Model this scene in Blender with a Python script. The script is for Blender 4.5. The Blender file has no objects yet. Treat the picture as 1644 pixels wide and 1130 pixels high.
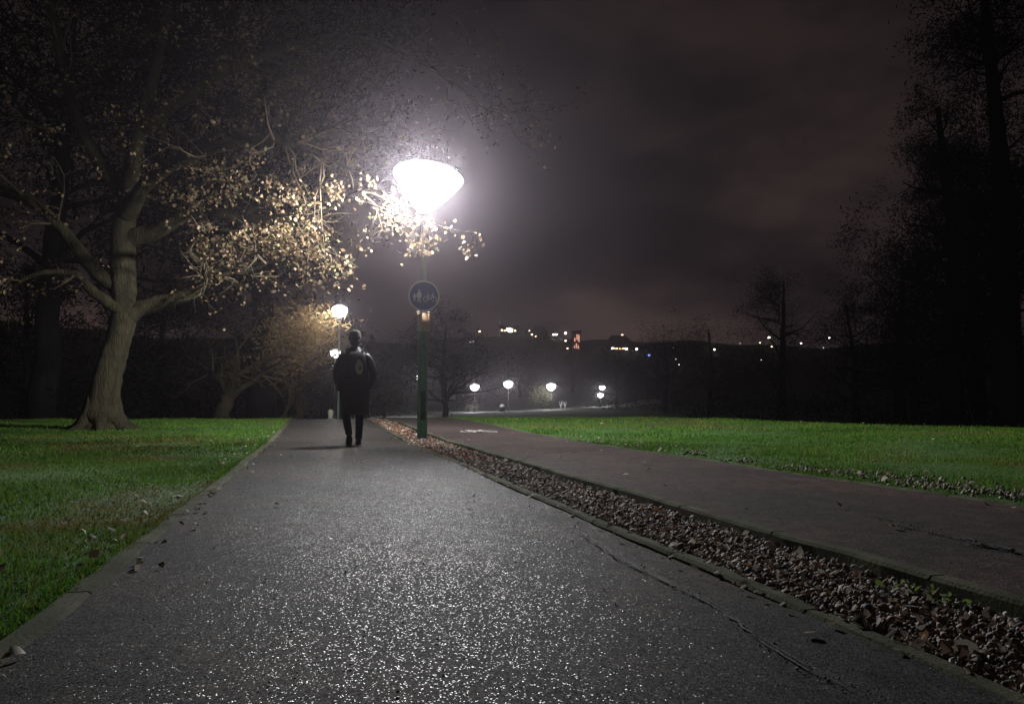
import bpy, math, random
import numpy as np
from math import sin, cos, pi, atan, radians, sqrt, exp
from mathutils import Vector, Matrix

random.seed(7)
RNG = np.random.default_rng(11)
scene = bpy.context.scene
COL = scene.collection

# ------------------------------------------------------------------ camera
F = 1230.0
TH = atan(83 / F)                       # pitch up
PS = atan(312 / F * cos(TH))            # yaw right of the path (path runs along +Y)
CAM = Vector((0, 0, 0.63))
FW = Vector((sin(PS) * cos(TH), cos(PS) * cos(TH), sin(TH)))
RT = Vector((cos(PS), -sin(PS), 0))
UP = RT.cross(FW)
cam = bpy.data.cameras.new("camera")
cam_o = bpy.data.objects.new("camera", cam)
COL.objects.link(cam_o)
cam_o.location = CAM
cam_o.rotation_euler = Matrix((RT, UP, -FW)).transposed().to_euler()
cam.sensor_width = 36
cam.lens = 36 * F / 1644
cam.clip_start = 0.05
cam.clip_end = 6000
scene.camera = cam_o


def at(px, py, d):
    """world point seen at photo pixel (px, py) at depth d along the view axis"""
    return CAM + (FW + RT * ((px - 822) / F) - UP * ((py - 565) / F)) * d


def sstep(a, b, t):
    t = np.clip((np.asarray(t, float) - a) / (b - a), 0, 1)
    return t * t * (3 - 2 * t)


def depth(x, y):
    return np.asarray(x) * sin(PS) + np.asarray(y) * cos(PS)


def terrain(x, y):
    x = np.asarray(x, float); y = np.asarray(y, float)
    d = depth(x, y)
    s = x * cos(PS) - y * sin(PS)
    r = np.sqrt(x * x + y * y)
    k = 1 + 0.72 * sstep(0.15, 0.64, s / np.maximum(d, 0.5)) * sstep(6, 11, d)
    q = d * np.where(d > 0, k, 1)
    z = 0.14 * sstep(11, 22, q) - 1.15 * sstep(24, 46, q) + 0.25 * sstep(60, 135, d) + 0.75 * sstep(140, 200, d)
    az = np.arctan2(s, np.maximum(d, 1e-3))
    prof = 1 + 0.05 * np.sin(az * 9 + 1) + 0.035 * np.sin(az * 23 + 2.0) + 0.02 * np.sin(az * 61)
    ridge = (31 - 3 * sstep(0.05, 0.3, az)) * prof
    hill = ridge * sstep(190, 375, r) * (d > 0)
    return z + np.where(d > 0, hill, 0)


def tz(x, y):
    return float(terrain(x, y))


def on_ground(px, d, dz=0.0):
    p = at(px, 648, d)
    return Vector((p.x, p.y, tz(p.x, p.y) + dz))


# ------------------------------------------------------------------ materials
def nt_new(name):
    m = bpy.data.materials.new(name)
    m.use_nodes = True
    nt = m.node_tree
    for n in list(nt.nodes):
        nt.nodes.remove(n)
    out = nt.nodes.new("ShaderNodeOutputMaterial")
    return m, nt, out


def nd(nt, kind, **kw):
    n = nt.nodes.new(kind)
    for k, v in kw.items():
        setattr(n, k, v)
    return n


def ramp(nt, fac, stops):
    r = nd(nt, "ShaderNodeValToRGB")
    e = r.color_ramp.elements
    while len(e) < len(stops):
        e.new(0.5)
    for el, (p, c) in zip(e, stops):
        el.position = p
        el.color = (*c, 1) if len(c) == 3 else c
    nt.links.new(fac, r.inputs[0])
    return r.outputs[0]


def noise(nt, vec, scale, detail=4, rough=0.55):
    n = nd(nt, "ShaderNodeTexNoise")
    n.inputs["Scale"].default_value = scale
    n.inputs["Detail"].default_value = detail
    n.inputs["Roughness"].default_value = rough
    if vec is not None:
        nt.links.new(vec, n.inputs["Vector"])
    return n.outputs["Fac"]


def math_n(nt, op, a, b=None):
    n = nd(nt, "ShaderNodeMath", operation=op)
    for i, v in enumerate((a, b)):
        if v is None:
            continue
        if isinstance(v, (int, float)):
            n.inputs[i].default_value = v
        else:
            nt.links.new(v, n.inputs[i])
    return n.outputs[0]


def simple(name, c1, c2=None, scale=6.0, rough=0.7, bump=0.0, bscale=40.0, metallic=0.0, stretch=None, spec=0.5, dist=0.01):
    """noise-mottled principled surface"""
    m, nt, out = nt_new(name)
    b = nd(nt, "ShaderNodeBsdfPrincipled")
    tc = nd(nt, "ShaderNodeTexCoord").outputs["Object"]
    if stretch:
        mp = nd(nt, "ShaderNodeMapping")
        mp.inputs["Scale"].default_value = stretch
        nt.links.new(tc, mp.inputs["Vector"])
        tc = mp.outputs[0]
    c2 = c2 or tuple(v * 0.6 for v in c1)
    nt.links.new(ramp(nt, noise(nt, tc, scale), [(0.3, c2), (0.7, c1)]), b.inputs["Base Color"])
    b.inputs["Roughness"].default_value = rough
    b.inputs["Metallic"].default_value = metallic
    b.inputs["Specular IOR Level"].default_value = spec
    if bump:
        bp = nd(nt, "ShaderNodeBump")
        bp.inputs["Strength"].default_value = bump
        bp.inputs["Distance"].default_value = dist
        nt.links.new(noise(nt, tc, bscale, 6, 0.65), bp.inputs["Height"])
        nt.links.new(bp.outputs[0], b.inputs["Normal"])
    nt.links.new(b.outputs[0], out.inputs[0])
    return m


def emissive(name, color, strength, sample=True):
    m, nt, out = nt_new(name)
    e = nd(nt, "ShaderNodeEmission")
    e.inputs[0].default_value = (*color, 1)
    e.inputs[1].default_value = strength
    nt.links.new(e.outputs[0], out.inputs[0])
    if not sample:
        m.cycles.emission_sampling = 'NONE'
    return m


def vcol_mat(name, rough=0.6, trans=0.35, spec=0.3):
    """leaves and blades: colour from a mesh attribute, some light passing through"""
    m, nt, out = nt_new(name)
    a = nd(nt, "ShaderNodeAttribute", attribute_name="col")
    b = nd(nt, "ShaderNodeBsdfPrincipled")
    nt.links.new(a.outputs["Color"], b.inputs["Base Color"])
    b.inputs["Roughness"].default_value = rough
    b.inputs["Specular IOR Level"].default_value = spec
    if trans:
        t = nd(nt, "ShaderNodeBsdfTranslucent")
        nt.links.new(a.outputs["Color"], t.inputs[0])
        mx = nd(nt, "ShaderNodeMixShader")
        mx.inputs[0].default_value = trans
        nt.links.new(b.outputs[0], mx.inputs[1])
        nt.links.new(t.outputs[0], mx.inputs[2])
        nt.links.new(mx.outputs[0], out.inputs[0])
    else:
        nt.links.new(b.outputs[0], out.inputs[0])
    return m


def asphalt(name, c_dark, c_mid, c_warm, sparkle, wet):
    """damp tarmac: every aggregate chip is a Voronoi cell with its own tilt and gloss"""
    m, nt, out = nt_new(name)
    b = nd(nt, "ShaderNodeBsdfPrincipled")
    tc = nd(nt, "ShaderNodeTexCoord").outputs["Object"]
    big = noise(nt, tc, 0.9, 5, 0.6)
    mid = noise(nt, tc, 9, 5, 0.6)
    cells = nd(nt, "ShaderNodeTexVoronoi")
    cells.inputs["Scale"].default_value = 250
    nt.links.new(tc, cells.inputs["Vector"])
    sep = nd(nt, "ShaderNodeSeparateColor")
    nt.links.new(cells.outputs["Color"], sep.inputs[0])
    tone = ramp(nt, big, [(0.42, c_mid), (0.6, c_warm)])
    grain = ramp(nt, sep.outputs[0], [(0.0, (0.45, 0.45, 0.45)), (0.75, (1.0, 1.0, 1.0)), (0.97, (2.0, 2.0, 2.0))])
    mul = nd(nt, "ShaderNodeMix", data_type='RGBA', blend_type='MULTIPLY')
    mul.inputs[0].default_value = 0.8
    nt.links.new(tone, mul.inputs[6]); nt.links.new(grain, mul.inputs[7])
    mx = nd(nt, "ShaderNodeMix", data_type='RGBA')
    nt.links.new(ramp(nt, mid, [(0.4, (0, 0, 0)), (0.7, (1, 1, 1))]), mx.inputs[0])
    nt.links.new(mul.outputs[2], mx.inputs[6]); mx.inputs[7].default_value = (*c_dark, 1)
    nt.links.new(mx.outputs[2], b.inputs["Base Color"])
    # gloss: a few chips are wet and sharp, the rest dull
    wetmask = math_n(nt, 'MULTIPLY', math_n(nt, 'GREATER_THAN', sep.outputs[2], 1 - sparkle), 1.0)
    rg = nd(nt, "ShaderNodeMix", data_type='FLOAT')
    nt.links.new(wetmask, rg.inputs[0])
    rg.inputs[2].default_value = wet; rg.inputs[3].default_value = 0.33
    nt.links.new(rg.outputs[0], b.inputs["Roughness"])
    sp = nd(nt, "ShaderNodeMix", data_type='FLOAT')
    nt.links.new(wetmask, sp.inputs[0])
    sp.inputs[2].default_value = 0.07; sp.inputs[3].default_value = 0.55
    nt.links.new(sp.outputs[0], b.inputs["Specular IOR Level"])
    # normal: per-chip tilt on top of a fine bump
    bp = nd(nt, "ShaderNodeBump")
    bp.inputs["Strength"].default_value = 0.4; bp.inputs["Distance"].default_value = 0.004
    h = math_n(nt, 'ADD', noise(nt, tc, 220, 3), math_n(nt, 'MULTIPLY', cells.outputs["Distance"], -0.8))
    nt.links.new(h, bp.inputs["Height"])
    off = nd(nt, "ShaderNodeVectorMath", operation='SUBTRACT')
    nt.links.new(cells.outputs["Color"], off.inputs[0]); off.inputs[1].default_value = (0.5, 0.5, 0.5)
    sc = nd(nt, "ShaderNodeVectorMath", operation='MULTIPLY')
    nt.links.new(off.outputs[0], sc.inputs[0]); sc.inputs[1].default_value = (0.5, 0.5, 0.0)
    ad = nd(nt, "ShaderNodeVectorMath", operation='ADD')
    nt.links.new(bp.outputs[0], ad.inputs[0]); nt.links.new(sc.outputs[0], ad.inputs[1])
    nm = nd(nt, "ShaderNodeVectorMath", operation='NORMALIZE')
    nt.links.new(ad.outputs[0], nm.inputs[0])
    nt.links.new(nm.outputs[0], b.inputs["Normal"])
    nt.links.new(b.outputs[0], out.inputs[0])
    return m


M = {}
M['path'] = asphalt('damp_tarmac', (0.015, 0.014, 0.013), (0.036, 0.036, 0.034), (0.060, 0.045, 0.036), 0.07, 0.8)
M['cycle'] = asphalt('worn_tarmac', (0.028, 0.024, 0.022), (0.056, 0.046, 0.044), (0.085, 0.060, 0.053), 0.03, 0.9)
M['edging'] = simple('old_concrete', (0.10, 0.10, 0.068), (0.035, 0.042, 0.02), 5, 0.95, 0.7, 70, spec=0.08)
M['soil'] = simple('dark_soil', (0.035, 0.026, 0.02), (0.015, 0.012, 0.01), 14, 0.9, 0.8, 60)
M['lawn'] = simple('turf', (0.04, 0.12, 0.01), (0.022, 0.065, 0.007), 3.0, 0.95, 0.9, 45, dist=0.03)
M['field'] = simple('far_turf', (0.035, 0.075, 0.014), (0.02, 0.04, 0.01), 0.5, 0.95)
M['blade'] = vcol_mat('grass_blades', 0.75, 0.3, 0.06)
M['leaf'] = vcol_mat('dead_leaves', 0.65, 0.35, 0.15)
M['stone'] = vcol_mat('pebble', 0.72, 0.0, 0.3)
M['crown'] = vcol_mat('foliage', 0.85, 0.25, 0.03)
M['bark'] = simple('oak_bark', (0.066, 0.056, 0.032), (0.02, 0.019, 0.011), 5, 0.9, 1.0, 26, stretch=(1, 1, 0.2), dist=0.09, spec=0.1)
M['twig'] = simple('twig_bark', (0.10, 0.077, 0.05), (0.05, 0.037, 0.024), 9, 0.9, spec=0.15)
M['darkbark'] = simple('dull_bark', (0.09, 0.08, 0.06), (0.045, 0.04, 0.03), 5, 0.9, 0.7, 14, stretch=(1, 1, 0.3), dist=0.05, spec=0.05)
M['nightbark'] = simple('night_shaded_bark', (0.011, 0.010, 0.009), (0.006, 0.0055, 0.005), 5, 0.9, 0.6, 14, stretch=(1, 1, 0.3), dist=0.05, spec=0.05)  # night shade put into the bark colour of the silhouette trees
M['green_paint'] = simple('green_column_paint', (0.035, 0.085, 0.05), (0.02, 0.05, 0.03), 18, 0.45, 0.15, 60)
M['steel'] = simple('galvanised_steel', (0.72, 0.73, 0.72), (0.6, 0.61, 0.6), 22, 0.4, 0.1, 80, metallic=0.2)
M['lid'] = simple('lamp_lid', (0.5, 0.5, 0.5), (0.4, 0.4, 0.4), 10, 0.5)
M['sign_blue'] = simple('blue_sign_face', (0.03, 0.06, 0.34), (0.025, 0.05, 0.28), 12, 0.4)
M['white_paint'] = simple('white_paint', (0.75, 0.75, 0.73), (0.62, 0.62, 0.6), 16, 0.5)
M['worn_white'] = simple('worn_road_paint', (0.62, 0.60, 0.57), (0.16, 0.14, 0.13), 24, 0.75)
M['plate'] = simple('faded_orange_plate', (0.55, 0.26, 0.12), (0.45, 0.33, 0.2), 9, 0.5)
M['plate_top'] = simple('pale_plate', (0.65, 0.62, 0.52), (0.5, 0.46, 0.36), 12, 0.5)
M['coat'] = simple('black_coat_cloth', (0.013, 0.013, 0.014), (0.008, 0.008, 0.009), 20, 0.55, 0.4, 60, spec=0.35)
M['trouser'] = simple('dark_trouser_cloth', (0.014, 0.014, 0.017), (0.008, 0.008, 0.01), 20, 0.95, 0.4, 120, spec=0.05)
M['hat'] = simple('grey_knit', (0.075, 0.08, 0.072), (0.045, 0.05, 0.045), 60, 0.95, 0.7, 140)
M['pack'] = simple('backpack_cloth', (0.02, 0.021, 0.022), (0.012, 0.012, 0.013), 26, 0.95, 0.4, 160, spec=0.08)
M['patch'] = simple('pale_patch', (0.85, 0.85, 0.82), (0.7, 0.7, 0.67), 18, 0.4)
M['skin'] = simple('skin', (0.42, 0.27, 0.2), (0.36, 0.22, 0.16), 25, 0.55)
M['hair'] = simple('dark_hair', (0.02, 0.016, 0.012), (0.012, 0.01, 0.008), 60, 0.6)
M['shoe'] = simple('dark_leather', (0.02, 0.018, 0.016), (0.012, 0.011, 0.01), 30, 0.45)
M['wall'] = simple('far_render', (0.09, 0.085, 0.08), (0.06, 0.055, 0.05), 0.3, 0.9)
M['roof'] = simple('far_roof', (0.05, 0.045, 0.042), (0.035, 0.03, 0.03), 0.4, 0.9)
M['red_wall'] = simple('red_brick', (0.22, 0.08, 0.06), (0.15, 0.06, 0.045), 0.3, 0.9)
M['crack'] = simple('dark_crack', (0.012, 0.011, 0.010), (0.006, 0.006, 0.006), 25, 0.8, 0.8, 60)
M['win_white'] = emissive('lit_window_white', (1.0, 0.93, 0.82), 9, False)
M['win_warm'] = emissive('lit_window_warm', (1.0, 0.62, 0.32), 6, False)
M['win_red'] = emissive('lit_panel_red', (1.0, 0.45, 0.33), 1.0, False)
M['glow_white'] = emissive('far_lamp_white', (1.0, 0.93, 0.85), 14, False)
M['glow_warm'] = emissive('far_lamp_warm', (1.0, 0.66, 0.4), 8.0, False)
M['glow_dim'] = emissive('far_lamp_dim', (0.85, 0.85, 0.9), 2.4, False)
M['glow_blue'] = emissive('far_lamp_blue', (0.16, 0.22, 1.0), 6.0, False)
M['glow_dimblue'] = emissive('far_lamp_faint_blue', (0.12, 0.14, 0.6), 1.0, False)


def bowl_mat():
    """frosted lantern glass: half lets the bulb's light straight through, half glows"""
    m, nt, out = nt_new('frosted_lamp_glass')
    e = nd(nt, "ShaderNodeEmission")
    e.inputs[0].default_value = (0.97, 0.97, 1.0, 1); e.inputs[1].default_value = 16.0
    t = nd(nt, "ShaderNodeBsdfTransparent")
    mx = nd(nt, "ShaderNodeMixShader"); mx.inputs[0].default_value = 0.5
    nt.links.new(t.outputs[0], mx.inputs[1]); nt.links.new(e.outputs[0], mx.inputs[2])
    nt.links.new(mx.outputs[0], out.inputs[0])
    return m


M['bowl'] = bowl_mat()
M['lidglow'] = emissive('lantern_lid_glow', (0.97, 0.97, 1.0), 1.05)  # opaque lid glows to keep the glare white above the bowl


# ------------------------------------------------------------------ mesh helpers
class MB:
    """collects vertices, faces and a colour per vertex, links ONE mesh object"""

    def __init__(self):
        self.v = []; self.f = []; self.c = []

    def add(self, vs, fs, col=None):
        o = len(self.v)
        self.v.extend([tuple(p) for p in vs])
        self.f.extend([tuple(i + o for i in f) for f in fs])
        if col is not None:
            self.c.extend([col] * len(vs))

    def tube(self, pts, rad, n=8, cap=True, flat=None):
        pts = [Vector(p) for p in pts]
        k = len(pts)
        vs = []
        t0 = (pts[1] - pts[0]).normalized()
        a = Vector((0, 0, 1)) if abs(t0.z) < 0.9 else Vector((1, 0, 0))
        nrm = t0.cross(a).normalized()
        for i in range(k):
            t = (pts[min(i + 1, k - 1)] - pts[max(i - 1, 0)])
            if t.length < 1e-9:
                t = t0
            t = t.normalized()
            nrm = (nrm - t * nrm.dot(t))
            nrm = nrm.normalized() if nrm.length > 1e-6 else t.orthogonal().normalized()
            bn = t.cross(nrm)
            for j in range(n):
                a = 2 * pi * j / n
                vs.append(pts[i] + (nrm * cos(a) + bn * sin(a)) * rad[i])
        fs = [(i * n + j, i * n + (j + 1) % n, (i + 1) * n + (j + 1) % n, (i + 1) * n + j) for i in range(k - 1) for j in range(n)]
        if cap:
            fs.append(tuple(range(n - 1, -1, -1)))
            fs.append(tuple(range((k - 1) * n, k * n)))
        self.add(vs, fs)

    def lathe(self, prof, c=(0, 0, 0), n=24, sx=1, sy=1, cap=True):
        vs = []
        for r, z in prof:
            for j in range(n):
                a = 2 * pi * j / n
                vs.append((c[0] + r * sx * cos(a), c[1] + r * sy * sin(a), c[2] + z))
        k = len(prof)
        fs = [(i * n + j, i * n + (j + 1) % n, (i + 1) * n + (j + 1) % n, (i + 1) * n + j) for i in range(k - 1) for j in range(n)]
        if cap:
            fs.append(tuple(range(n - 1, -1, -1))); fs.append(tuple(range((k - 1) * n, k * n)))
        self.add(vs, fs)

    def rings(self, rings, n=20):
        """rings: (cx, cy, cz, rx, ry) stacked cross-sections"""
        vs = []
        for cx, cy, cz, rx, ry in rings:
            for j in range(n):
                a = 2 * pi * j / n
                vs.append((cx + rx * cos(a), cy + ry * sin(a), cz))
        k = len(rings)
        fs = [(i * n + j, i * n + (j + 1) % n, (i + 1) * n + (j + 1) % n, (i + 1) * n + j) for i in range(k - 1) for j in range(n)]
        fs.append(tuple(range(n - 1, -1, -1))); fs.append(tuple(range((k - 1) * n, k * n)))
        self.add(vs, fs)

    def box(self, x0, x1, y0, y1, z0, z1):
        self.add([(x0, y0, z0), (x1, y0, z0), (x1, y1, z0), (x0, y1, z0), (x0, y0, z1), (x1, y0, z1), (x1, y1, z1), (x0, y1, z1)],
                 [(0, 3, 2, 1), (4, 5, 6, 7), (0, 1, 5, 4), (1, 2, 6, 5), (2, 3, 7, 6), (3, 0, 4, 7)])

    def build(self, name, mat, parent=None, smooth=True):
        me = bpy.data.meshes.new(name)
        me.from_pydata(self.v, [], self.f)
        if self.c:
            a = me.color_attributes.new("col", 'FLOAT_COLOR', 'POINT')
            a.data.foreach_set("color", np.array([(*c, 1.0) for c in self.c], dtype=np.float32).ravel())
        return finish(name, me, mat, parent, smooth)


def finish(name, me, mat, parent=None, smooth=True):
    me.materials.append(mat)
    if smooth:
        me.polygons.foreach_set("use_smooth", [True] * len(me.polygons))
    me.update()
    o = bpy.data.objects.new(name, me)
    COL.objects.link(o)
    if parent is not None:
        o.parent = parent
    return o


def np_mesh(name, verts, faces, mat, cols=None, parent=None, smooth=False):
    """verts (n,3), faces (m,k) numpy"""
    me = bpy.data.meshes.new(name)
    n, (m, k) = len(verts), faces.shape
    me.vertices.add(n)
    me.vertices.foreach_set("co", np.ascontiguousarray(verts, dtype=np.float32).ravel())
    me.loops.add(m * k)
    me.loops.foreach_set("vertex_index", np.ascontiguousarray(faces, dtype=np.int32).ravel())
    me.polygons.add(m)
    me.polygons.foreach_set("loop_start", np.arange(0, m * k, k, dtype=np.int32))
    me.update(calc_edges=True)
    if cols is not None:
        a = me.color_attributes.new("col", 'FLOAT_COLOR', 'POINT')
        c4 = np.ones((n, 4), dtype=np.float32); c4[:, :3] = cols
        a.data.foreach_set("color", c4.ravel())
    return finish(name, me, mat, parent, smooth)


def tag(o, label=None, cat=None, group=None, kind=None):
    if label: o['label'] = label
    if cat: o['category'] = cat
    if group: o['group'] = group
    if kind: o['kind'] = kind
    return o


def empty(name, loc=(0, 0, 0), rz=0.0):
    o = bpy.data.objects.new(name, None)
    o.empty_display_size = 0.2
    COL.objects.link(o)
    o.location = loc; o.rotation_euler = (0, 0, rz)
    return o


def copy_tree(o, parent=None):
    c = o.copy(); COL.objects.link(c); c.parent = parent
    for ch in list(o.children):
        copy_tree(ch, c)
    return c


def leaf_quads(P, size, rng, cols, up=0.0, fold=0.35, slim=1.0):
    """folded, curled leaves (slim < 1: twig-like sprays). P (n,3), size (n,)"""
    n = len(P)
    d = rng.normal(size=(n, 3)); d[:, 2] *= (1 - up)
    d /= np.linalg.norm(d, axis=1)[:, None]
    q = rng.normal(size=(n, 3)); q[:, 2] += up * 0.0
    s = np.cross(d, q); s /= np.linalg.norm(s, axis=1)[:, None] + 1e-9
    nn = np.cross(s, d)
    if up:
        flat = np.array([0, 0, 1.0])
        nn = nn * (1 - up) + flat * up
        nn /= np.linalg.norm(nn, axis=1)[:, None]
        s = np.cross(nn, d); s /= np.linalg.norm(s, axis=1)[:, None] + 1e-9
    L = size[:, None]
    w = L * rng.uniform(0.24, 0.42, (n, 1)) * slim
    lift = nn * L * rng.uniform(0.06, fold, (n, 1)) * slim
    curl = nn * L * rng.uniform(-0.25, 0.35, (n, 1)) * slim
    v = np.stack([P - d * L * 0.5, P - d * L * 0.18 + s * w + lift, P + d * L * 0.2 + s * w * 0.85 + lift * 0.9 + curl * 0.4, P + d * L * 0.5 + curl,
                  P + d * L * 0.2 - s * w * 0.85 + lift * 0.9 + curl * 0.4, P - d * L * 0.18 - s * w + lift], 1).reshape(-1, 3)
    b = (np.arange(n) * 6)[:, None]
    f = np.concatenate([b + np.array([[0, 1, 5]]), b + np.array([[1, 2, 5]]), b + np.array([[2, 4, 5]]), b + np.array([[2, 3, 4]])], 0)
    return v, f, np.repeat(cols, 6, 0)


def pick(rng, n, palette, jitter=0.25):
    pal = np.array(palette)
    c = pal[rng.integers(0, len(pal), n)]
    return c * rng.uniform(1 - jitter, 1 + jitter, (n, 1))


# ------------------------------------------------------------------ ground sheets
def sheet(name, xs, ys, mat, off=0.0, zf=None, kind='structure', parent=None):
    X, Y = np.meshgrid(np.asarray(xs, float), np.asarray(ys, float), indexing='ij')
    Z = terrain(X, Y) + off
    if zf is not None:
        Z = Z + zf(X, Y)
    V = np.stack([X.ravel(), Y.ravel(), Z.ravel()], 1)
    a, b = len(xs), len(ys)
    i = (np.arange(a - 1)[:, None] * b + np.arange(b - 1)[None, :]).ravel()
    Fc = np.stack([i, i + b, i + b + 1, i + 1], 1)
    o = np_mesh(name, V, Fc, mat, smooth=True, parent=parent)
    if kind:
        o['kind'] = kind
    return o


def ground_disc():
    rs = np.concatenate([[0.01], np.linspace(1, 60, 90), np.geomspace(62, 480, 110)])
    na = 360
    an = np.linspace(0, 2 * pi, na, endpoint=False)
    R, A = np.meshgrid(rs, an, indexing='ij')
    X, Y = R * np.sin(A), R * np.cos(A)
    Z = terrain(X, Y) - 0.12 * (1 - sstep(34, 40, depth(X, Y)))
    V = np.stack([X.ravel(), Y.ravel(), Z.ravel()], 1)
    i = np.arange(len(rs) - 1)[:, None] * na; j = np.arange(na)[None, :]
    Fc = np.stack([i + j, i + na + j, i + na + (j + 1) % na, i + (j + 1) % na], -1).reshape(-1, 4)
    o = np_mesh('ground', V, Fc, M['field'], smooth=True)
    o['kind'] = 'structure'


XL0, XL1 = -0.80, -0.71        # left edging
XR0, XR1 = 1.42, 1.49          # right edging of the footpath
XK0, XK1 = 1.98, 2.06          # raised kerb board of the cycle path
XC1 = 3.92                     # grass side of the cycle path
ys = np.concatenate([np.arange(-4, 36, 0.25), np.arange(36, 62, 1.0)])


def lumps(X, Y):
    return 0.005 * np.sin(X * 1.7 + 0.6 * Y) + 0.004 * np.sin(Y * 0.9 - X * 1.4) + 0.004 * np.sin(X * 5.1 + 1) * np.sin(Y * 4.3)


ground_disc()
sheet('lawn', np.concatenate([np.linspace(-70, -12, 30), np.linspace(-11.5, XL0, 40)]), ys[ys < 44], M['lawn'], 0.0, lumps)
sheet('lawn', np.concatenate([np.linspace(XC1 + 0.06, 16, 40), np.linspace(17, 80, 30)]), ys[ys < 44], M['lawn'], 0.03, lumps)
sheet('footpath', np.linspace(XL1 - 0.01, XR0 + 0.01, 9), ys, M['path'], 0.0, lambda X, Y: 0.008 * np.sin(Y * 0.7 + X) + 0.004 * np.sin(X * 3 + Y * 2.1))
sheet('cycle_path', np.linspace(XK1 - 0.01, XC1 + 0.01, 9), ys, M['cycle'], 0.042, lambda X, Y: 0.006 * np.sin(Y * 0.6 + X * 2))
sheet('soil_strip', np.linspace(XR1 - 0.02, XK0 + 0.02, 5), ys[ys < 44], M['soil'], -0.035)


def curb(name, x0, x1, top, bottom, label, ph, jag=0.006):
    """edging with worn top, one long run"""
    jt = np.arange(-3.7 + ph * 0.13, 41, 0.915)
    yy = np.sort(np.concatenate([np.arange(-4, 42, 0.2), jt - 0.006, jt, jt + 0.006])); jts = set(np.round(jt, 4))
    mb = MB()
    prof = [(x0, bottom), (x0, top - 0.012), (x0 + 0.012, top), (x1 - 0.012, top), (x1, top - 0.012), (x1, bottom)]
    vs = []
    r = random.Random(ph)
    wob = 0.0
    for y in yy:
        near_joint = np.abs(jt - y).min() < 0.03
        if not near_joint:
            wob = wob * 0.8 + r.uniform(-1, 1) * jag
        dz = 0 if near_joint else 0.004 * sin(y * 2.3 + ph) + r.uniform(-0.003, 0.003)
        for i, (x, z) in enumerate(prof):
            xx = x + wob + (0 if near_joint else r.uniform(-0.002, 0.002))
            vs.append((xx, y, tz(xx, y) + z + ((dz - (0.009 if round(float(y), 4) in jts else 0)) if 0 < i < 5 else 0)))
    k = len(prof)
    fs = [(a * k + j, a * k + j + 1, (a + 1) * k + j + 1, (a + 1) * k + j) for a in range(len(yy) - 1) for j in range(k - 1)]
    mb.add(vs, fs)
    o = mb.build(name, M['edging'], smooth=False)
    return tag(o, label, 'kerb')


curb('path_edging', XL0, XL1, 0.014, -0.1, 'pale concrete edging between the footpath and the grass under the big oak', 1)
curb('path_edging', XR0, XR1, 0.016, -0.1, 'low narrow edging between the footpath and the gravel strip', 2)
curb('path_edging', XK0, XK1, 0.058, -0.1, 'raised edging with dark face between the gravel strip and the cycle path', 3)
curb('path_edging', XC1, XC1 + 0.06, 0.046, -0.1, 'thin edging between the cycle path and the lawn with gravel patches', 4)

# far crossing path, lit by the distant lamps
fp = [(600, 80), (690, 104), (762, 128), (816, 136), (885, 158), (960, 185), (1060, 215)]
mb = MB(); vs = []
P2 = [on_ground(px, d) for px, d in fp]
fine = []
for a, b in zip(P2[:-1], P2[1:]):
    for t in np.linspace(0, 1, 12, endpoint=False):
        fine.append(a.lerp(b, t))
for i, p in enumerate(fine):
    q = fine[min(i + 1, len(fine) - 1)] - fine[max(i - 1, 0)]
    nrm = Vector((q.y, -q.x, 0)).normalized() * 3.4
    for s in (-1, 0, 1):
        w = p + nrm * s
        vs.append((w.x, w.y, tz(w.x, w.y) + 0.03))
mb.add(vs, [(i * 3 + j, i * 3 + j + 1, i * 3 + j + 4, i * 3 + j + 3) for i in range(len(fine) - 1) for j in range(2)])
M['farpath'] = simple('lamplit_far_tarmac', (0.5, 0.5, 0.49), (0.32, 0.32, 0.31), 0.4, 0.6)  # lamp light put into the pale tarmac colour
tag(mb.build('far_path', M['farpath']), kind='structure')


# cracks: ragged dark gaps in the tarmac
def crack(name, pts, w, off, label, parent, seed):
    r = random.Random(seed)
    P = []
    for (x0, y0), (x1, y1) in zip(pts[:-1], pts[1:]):
        n = max(2, int(math.hypot(x1 - x0, y1 - y0) / 0.03))
        for i in range(n):
            t = i / n
            P.append((x0 + (x1 - x0) * t + r.gauss(0, w * 0.35), y0 + (y1 - y0) * t + r.gauss(0, w * 0.5)))
    vs = []
    for i, (x, y) in enumerate(P):
        ww = w * (0.15 + 0.85 * abs(sin(i * 0.37 + seed)) * r.uniform(0.3, 1)) * min(1, i / 6, (len(P) - 1 - i) / 6 + 0.05)
        for s in (-1, 1):
            vs.append((x + ww * s * 0.5, y + ww * 0.25 * s, tz(x, y) + off))
    mb = MB(); mb.add(vs, [(2 * i, 2 * i + 1, 2 * i + 3, 2 * i + 2) for i in range(len(P) - 1)])
    o = mb.build(name, M['crack'], parent, smooth=False)
    return o


fpath = bpy.data.objects['footpath']; cpath = bpy.data.objects['cycle_path']
CR1 = [(1.25, 3.7), (1.23, 3.38), (1.18, 2.87), (1.19, 2.45), (1.19, 2.13), (1.13, 1.81), (1.12, 1.62), (1.15, 1.4)]
CR2 = [(2.80, 3.38), (2.70, 3.1), (2.70, 2.92), (2.66, 2.65), (2.64, 2.43), (2.62, 2.2)]
crack('crack', CR1, 0.012, 0.0135, None, fpath, 3)
crack('crack', [(x + 0.012, y) for x, y in CR1[1:]], 0.006, 0.0145, None, fpath, 4)
crack('crack', CR2, 0.022, 0.054, None, cpath, 5)
crack('crack', [(x + 0.03, y) for x, y in CR2[2:]], 0.07, 0.0555, None, cpath, 9)


# ------------------------------------------------------------------ stones and leaves
ICO_V = None


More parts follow.
